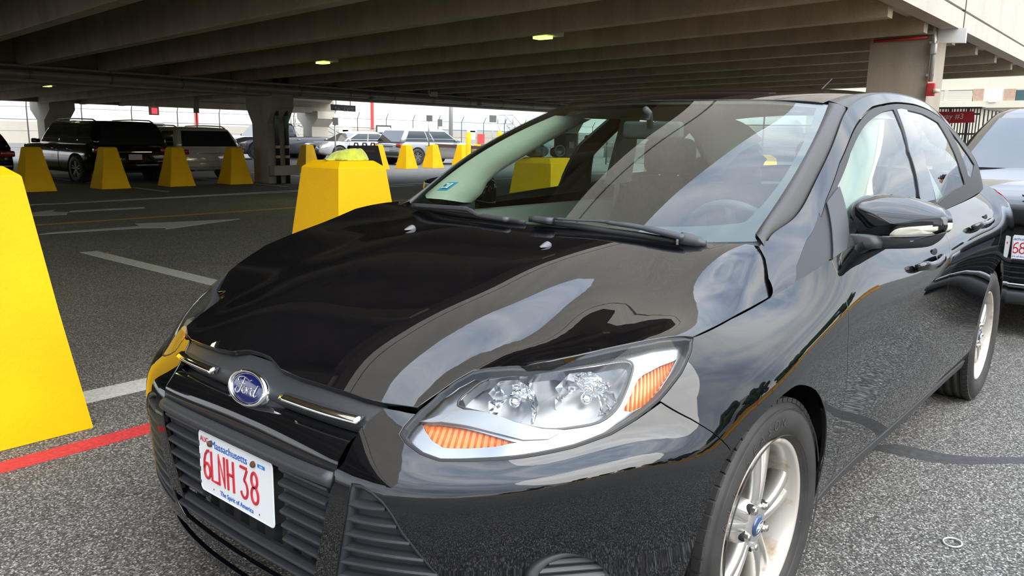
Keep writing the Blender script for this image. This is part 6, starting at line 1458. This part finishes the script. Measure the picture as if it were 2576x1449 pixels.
g = MB(); g.prism([(p[1], p[2]) for p in (d, c, b, a)], (-16.4, 0, 0), (0, 1, 0), (0, 0, 1), (1, 0, 0), -.02, .0); g.build('panel', mat('dark_red_sign', (.27, .006, .012), .45), t)
hh = a[2]-d[2]; text('Driveway #3', np.array([-16.395, at(2424, 300, 'x', -16.4)[1], 0])*[1, 1, 0]+np.array([0, 0, c[2]+hh*.30]), (0, 1, 0), (0, 0, 1), hh*.62, mat('sign_letter_pale', (.45, .38, .36), .5), t, align='RIGHT')

# ---------------------------------------------------------------- across the lane (mirrored in the paint and the glass)
ORG = mat('orange_barrier', (.80, .38, .02), .6)
for k in range(20):
    g = MB(); x = -36+3.2*k
    g.prism([(-.3, 0), (.3, 0), (.28, .12), (.12, .35), (.08, .85), (-.08, .85), (-.12, .35), (-.28, .12)], (x, 12.5, 0), (0, 1, 0), (0, 0, 1), (1, 0, 0), 0, 3.05)
    tag(g.build('road_barrier', ORG), 'orange-yellow road barrier across the lane, out of the frame', 'barrier', 'orange road barriers across the lane')
GRN = mat('foliage_green', (.035, .07, .018), .9, noise=(2.5, .6, 6)); BRN = mat('bark', (.06, .045, .03), .9)
rnd = random.Random(11)
for k in range(14):
    x = -36+4.6*k+rnd.uniform(-.6, .6); y = 17+rnd.uniform(-1, 2); hgt = rnd.uniform(2.2, 4.2); t = thing('roadside_tree', 'bushy roadside tree beyond the orange barriers, out of the frame', 'tree', (x, y, 0), 'trees across the lane')
    g = MB(); g.cyl((x, y, 0), (x, y, hgt*.6), .12, .07, 8); g.build('trunk', BRN, t); g = MB()
    for q in range(26):
        a = rnd.uniform(0, 2*PI); r = rnd.uniform(.2, 1.6); z = hgt*.35+rnd.uniform(0, hgt*.6); s_ = rnd.uniform(.35, .75); g.ell((x+r*math.cos(a), y+r*math.sin(a), z), (s_, s_, s_*.8), 7, 5)
    o = g.build('foliage', GRN, t); o['kind'] = 'stuff'
g = MB(); g.box((-20, 42, 3.2), (30, 10, 6.4)); t = thing('warehouse', 'plain grey warehouse across the lane, out of the frame', 'building', (-20, 42, 0)); g.build('shell', LB, t)
for k in range(6): g = MB(); g.box((-32+4.8*k, 36.95, 1.8), (3.2, .1, 3.2)); g.build('roller_door', mat('roller_grey', (.4, .42, .42), .5), t)
# the bystander seen in the rear door glass
def person(x, y, head, lab):
    t = thing('person', lab, 'person', (x, y, 0)); c, s_ = math.cos(head), math.sin(head)
    J = {'pelvis': (0, 0, .95), 'spine': (.01, 0, 1.15), 'chest': (.0, 0, 1.35), 'neck': (.02, 0, 1.50), 'nk2': (.04, 0, 1.58)}
    vs_, es, rs = [], [], []
    def v(p, r): vs_.append((x+p[0]*c-p[1]*s_, y+p[0]*s_+p[1]*c, p[2])); rs.append(r); return len(vs_)-1
    def chain(pts, start=None):
        prev = start
        for p, r in pts:
            i = v(p, r)
            if prev is not None: es.append((prev, i))
            prev = i
        return prev
    def skin(nm, mt_, root=0):
        me = bpy.data.meshes.new(nm); me.from_pydata(vs_, es, []); me.update(); o = bpy.data.objects.new(nm, me); COL.objects.link(o)
        m_ = o.modifiers.new('s', 'SKIN'); o.modifiers.new('u', 'SUBSURF').levels = 2
        for i, r in enumerate(rs): d_ = me.skin_vertices[0].data[i]; d_.radius = r if hasattr(r, '__len__') else (r, r); d_.use_root = i == root
        dg = bpy.context.evaluated_depsgraph_get(); me2 = bpy.data.meshes.new_from_object(o.evaluated_get(dg)); bpy.data.objects.remove(o); me2.materials.clear(); me2.materials.append(mt_)
        for p_ in me2.polygons: p_.use_smooth = True
        r_ = link(nm, me2, t); vs_.clear(); es.clear(); rs.clear(); return r_
    SK = mat('skin', (.42, .24, .16), .5); JK = mat('dark_jacket', (.02, .02, .022), .8); TR = mat('black_trousers', (.01, .01, .012), .85)
    # body: legs, torso, neck, arms in one surface
    p0 = v((0, 0, .96), (.15, .11)); sp = chain([((.01, 0, 1.12), (.14, .10)), ((.01, 0, 1.30), (.17, .11)), ((.01, 0, 1.43), (.12, .085)), ((.02, 0, 1.50), .055), ((.03, 0, 1.58), .05)], p0)
    for sd in (1, -1): chain([((0, .10*sd, .88), .095), ((.02, .11*sd, .70), .085), ((.03, .12*sd, .50), .062), ((.0, .12*sd, .30), .055), ((-.02, .13*sd, .10), .042), ((.03, .14*sd, .05), .045), ((.14, .15*sd, .035), .036)], p0)
    for sd in (1, -1):
        w_ = chain([((.01, .17*sd, 1.42), .062), ((.0, .24*sd, 1.28), .05), ((.03, .26*sd, 1.12), .043), ((.16, .22*sd, 1.05), .036), ((.27, .17*sd, 1.10), .027)], p0+2)
        pal = chain([((.32, .155*sd, 1.12), (.030, .016)), ((.345, .15*sd, 1.13), (.034, .015))], w_)
        for k, (dy, L_) in enumerate(((-.028, .075), (-.010, .088), (.010, .082), (.028, .065))): chain([((.36, (.15+dy)*sd, 1.132), .010), ((.36+L_*.55, (.15+dy)*sd, 1.128), .009), ((.36+L_*.85, (.15+dy)*sd, 1.105), .008)], pal)
        chain([((.33, .115*sd, 1.135), .012), ((.355, .095*sd, 1.13), .010)], pal-1)
    skin('body', JK, 0)
    # head with a face
    G = []; n_ = 28
    for j in range(23):
        tt = -PI/2+PI*j/22; row = []
        for i in range(n_):
            a = 2*PI*i/n_; ca, sa = math.cos(a), math.sin(a); zz = math.sin(tt); r = math.cos(tt)
            X_ = .098*r*ca*(1.02 if ca > 0 else 1.06); Y_ = .074*r*sa*(1-.22*max(0, -zz)); Z_ = .118*zz
            if ca > .5:
                X_ += .020*math.exp(-((sa)/.16)**2-((zz+.12)/.16)**2)+.010*math.exp(-(sa/.3)**2-((zz+.62)/.14)**2)-.006*math.exp(-((abs(sa)-.38)/.12)**2-((zz-.06)/.10)**2)+.006*math.exp(-(sa/.24)**2-((zz+.40)/.05)**2)
            X_ -= .018*max(0, -zz)*(1 if ca < 0 else 0)
            row.append((x+(X_+.05)*c-Y_*s_, y+(X_+.05)*s_+Y_*c, 1.70+Z_))
        G.append(row)
    g = MB(); g.grid(np.array(G), 0, True, closed=True); hd = g.build('head', SK, t)
    def hp(p): return (x+p[0]*c-p[1]*s_, y+p[0]*s_+p[1]*c, p[2])
    for sd in (1, -1):
        g = MB(); g.ell(hp((.137, .030*sd, 1.712)), (.010, .010, .009), 10, 8); g.build('eye', mat('eye', (.05, .04, .03), .2), hd)
        g = MB(); g.ell(hp((.045, .076*sd, 1.695)), (.018, .010, .030), 10, 8); g.build('ear', SK, hd)
    g = MB(); g.ell(hp((.146, 0, 1.655)), (.006, .022, .006), 10, 6); g.build('mouth', mat('lips', (.30, .12, .10), .5), hd)
    g = MB(); g.ell(hp((.035, 0, 1.748)), (.104, .082, .078), 20, 12)
    for q in range(40): a, b = rnd.uniform(0, 2*PI), rnd.uniform(.3, 1.4); p = np.array([.035+.098*math.cos(a)*math.cos(b), .078*math.sin(a)*math.cos(b), 1.755+.075*math.sin(b)]); g.tube([hp(p), hp(p+np.array([.018*math.cos(a), .015*math.sin(a), .03]))], [.008, .002], 5)
    o = g.build('hair', mat('dark_hair', (.012, .010, .009), .7), t); o['kind'] = 'stuff'
    return t
person(-9.6, 2.05, Rz(100), 'person with short dark hair in a dark jacket, mirrored in the rear door glass')
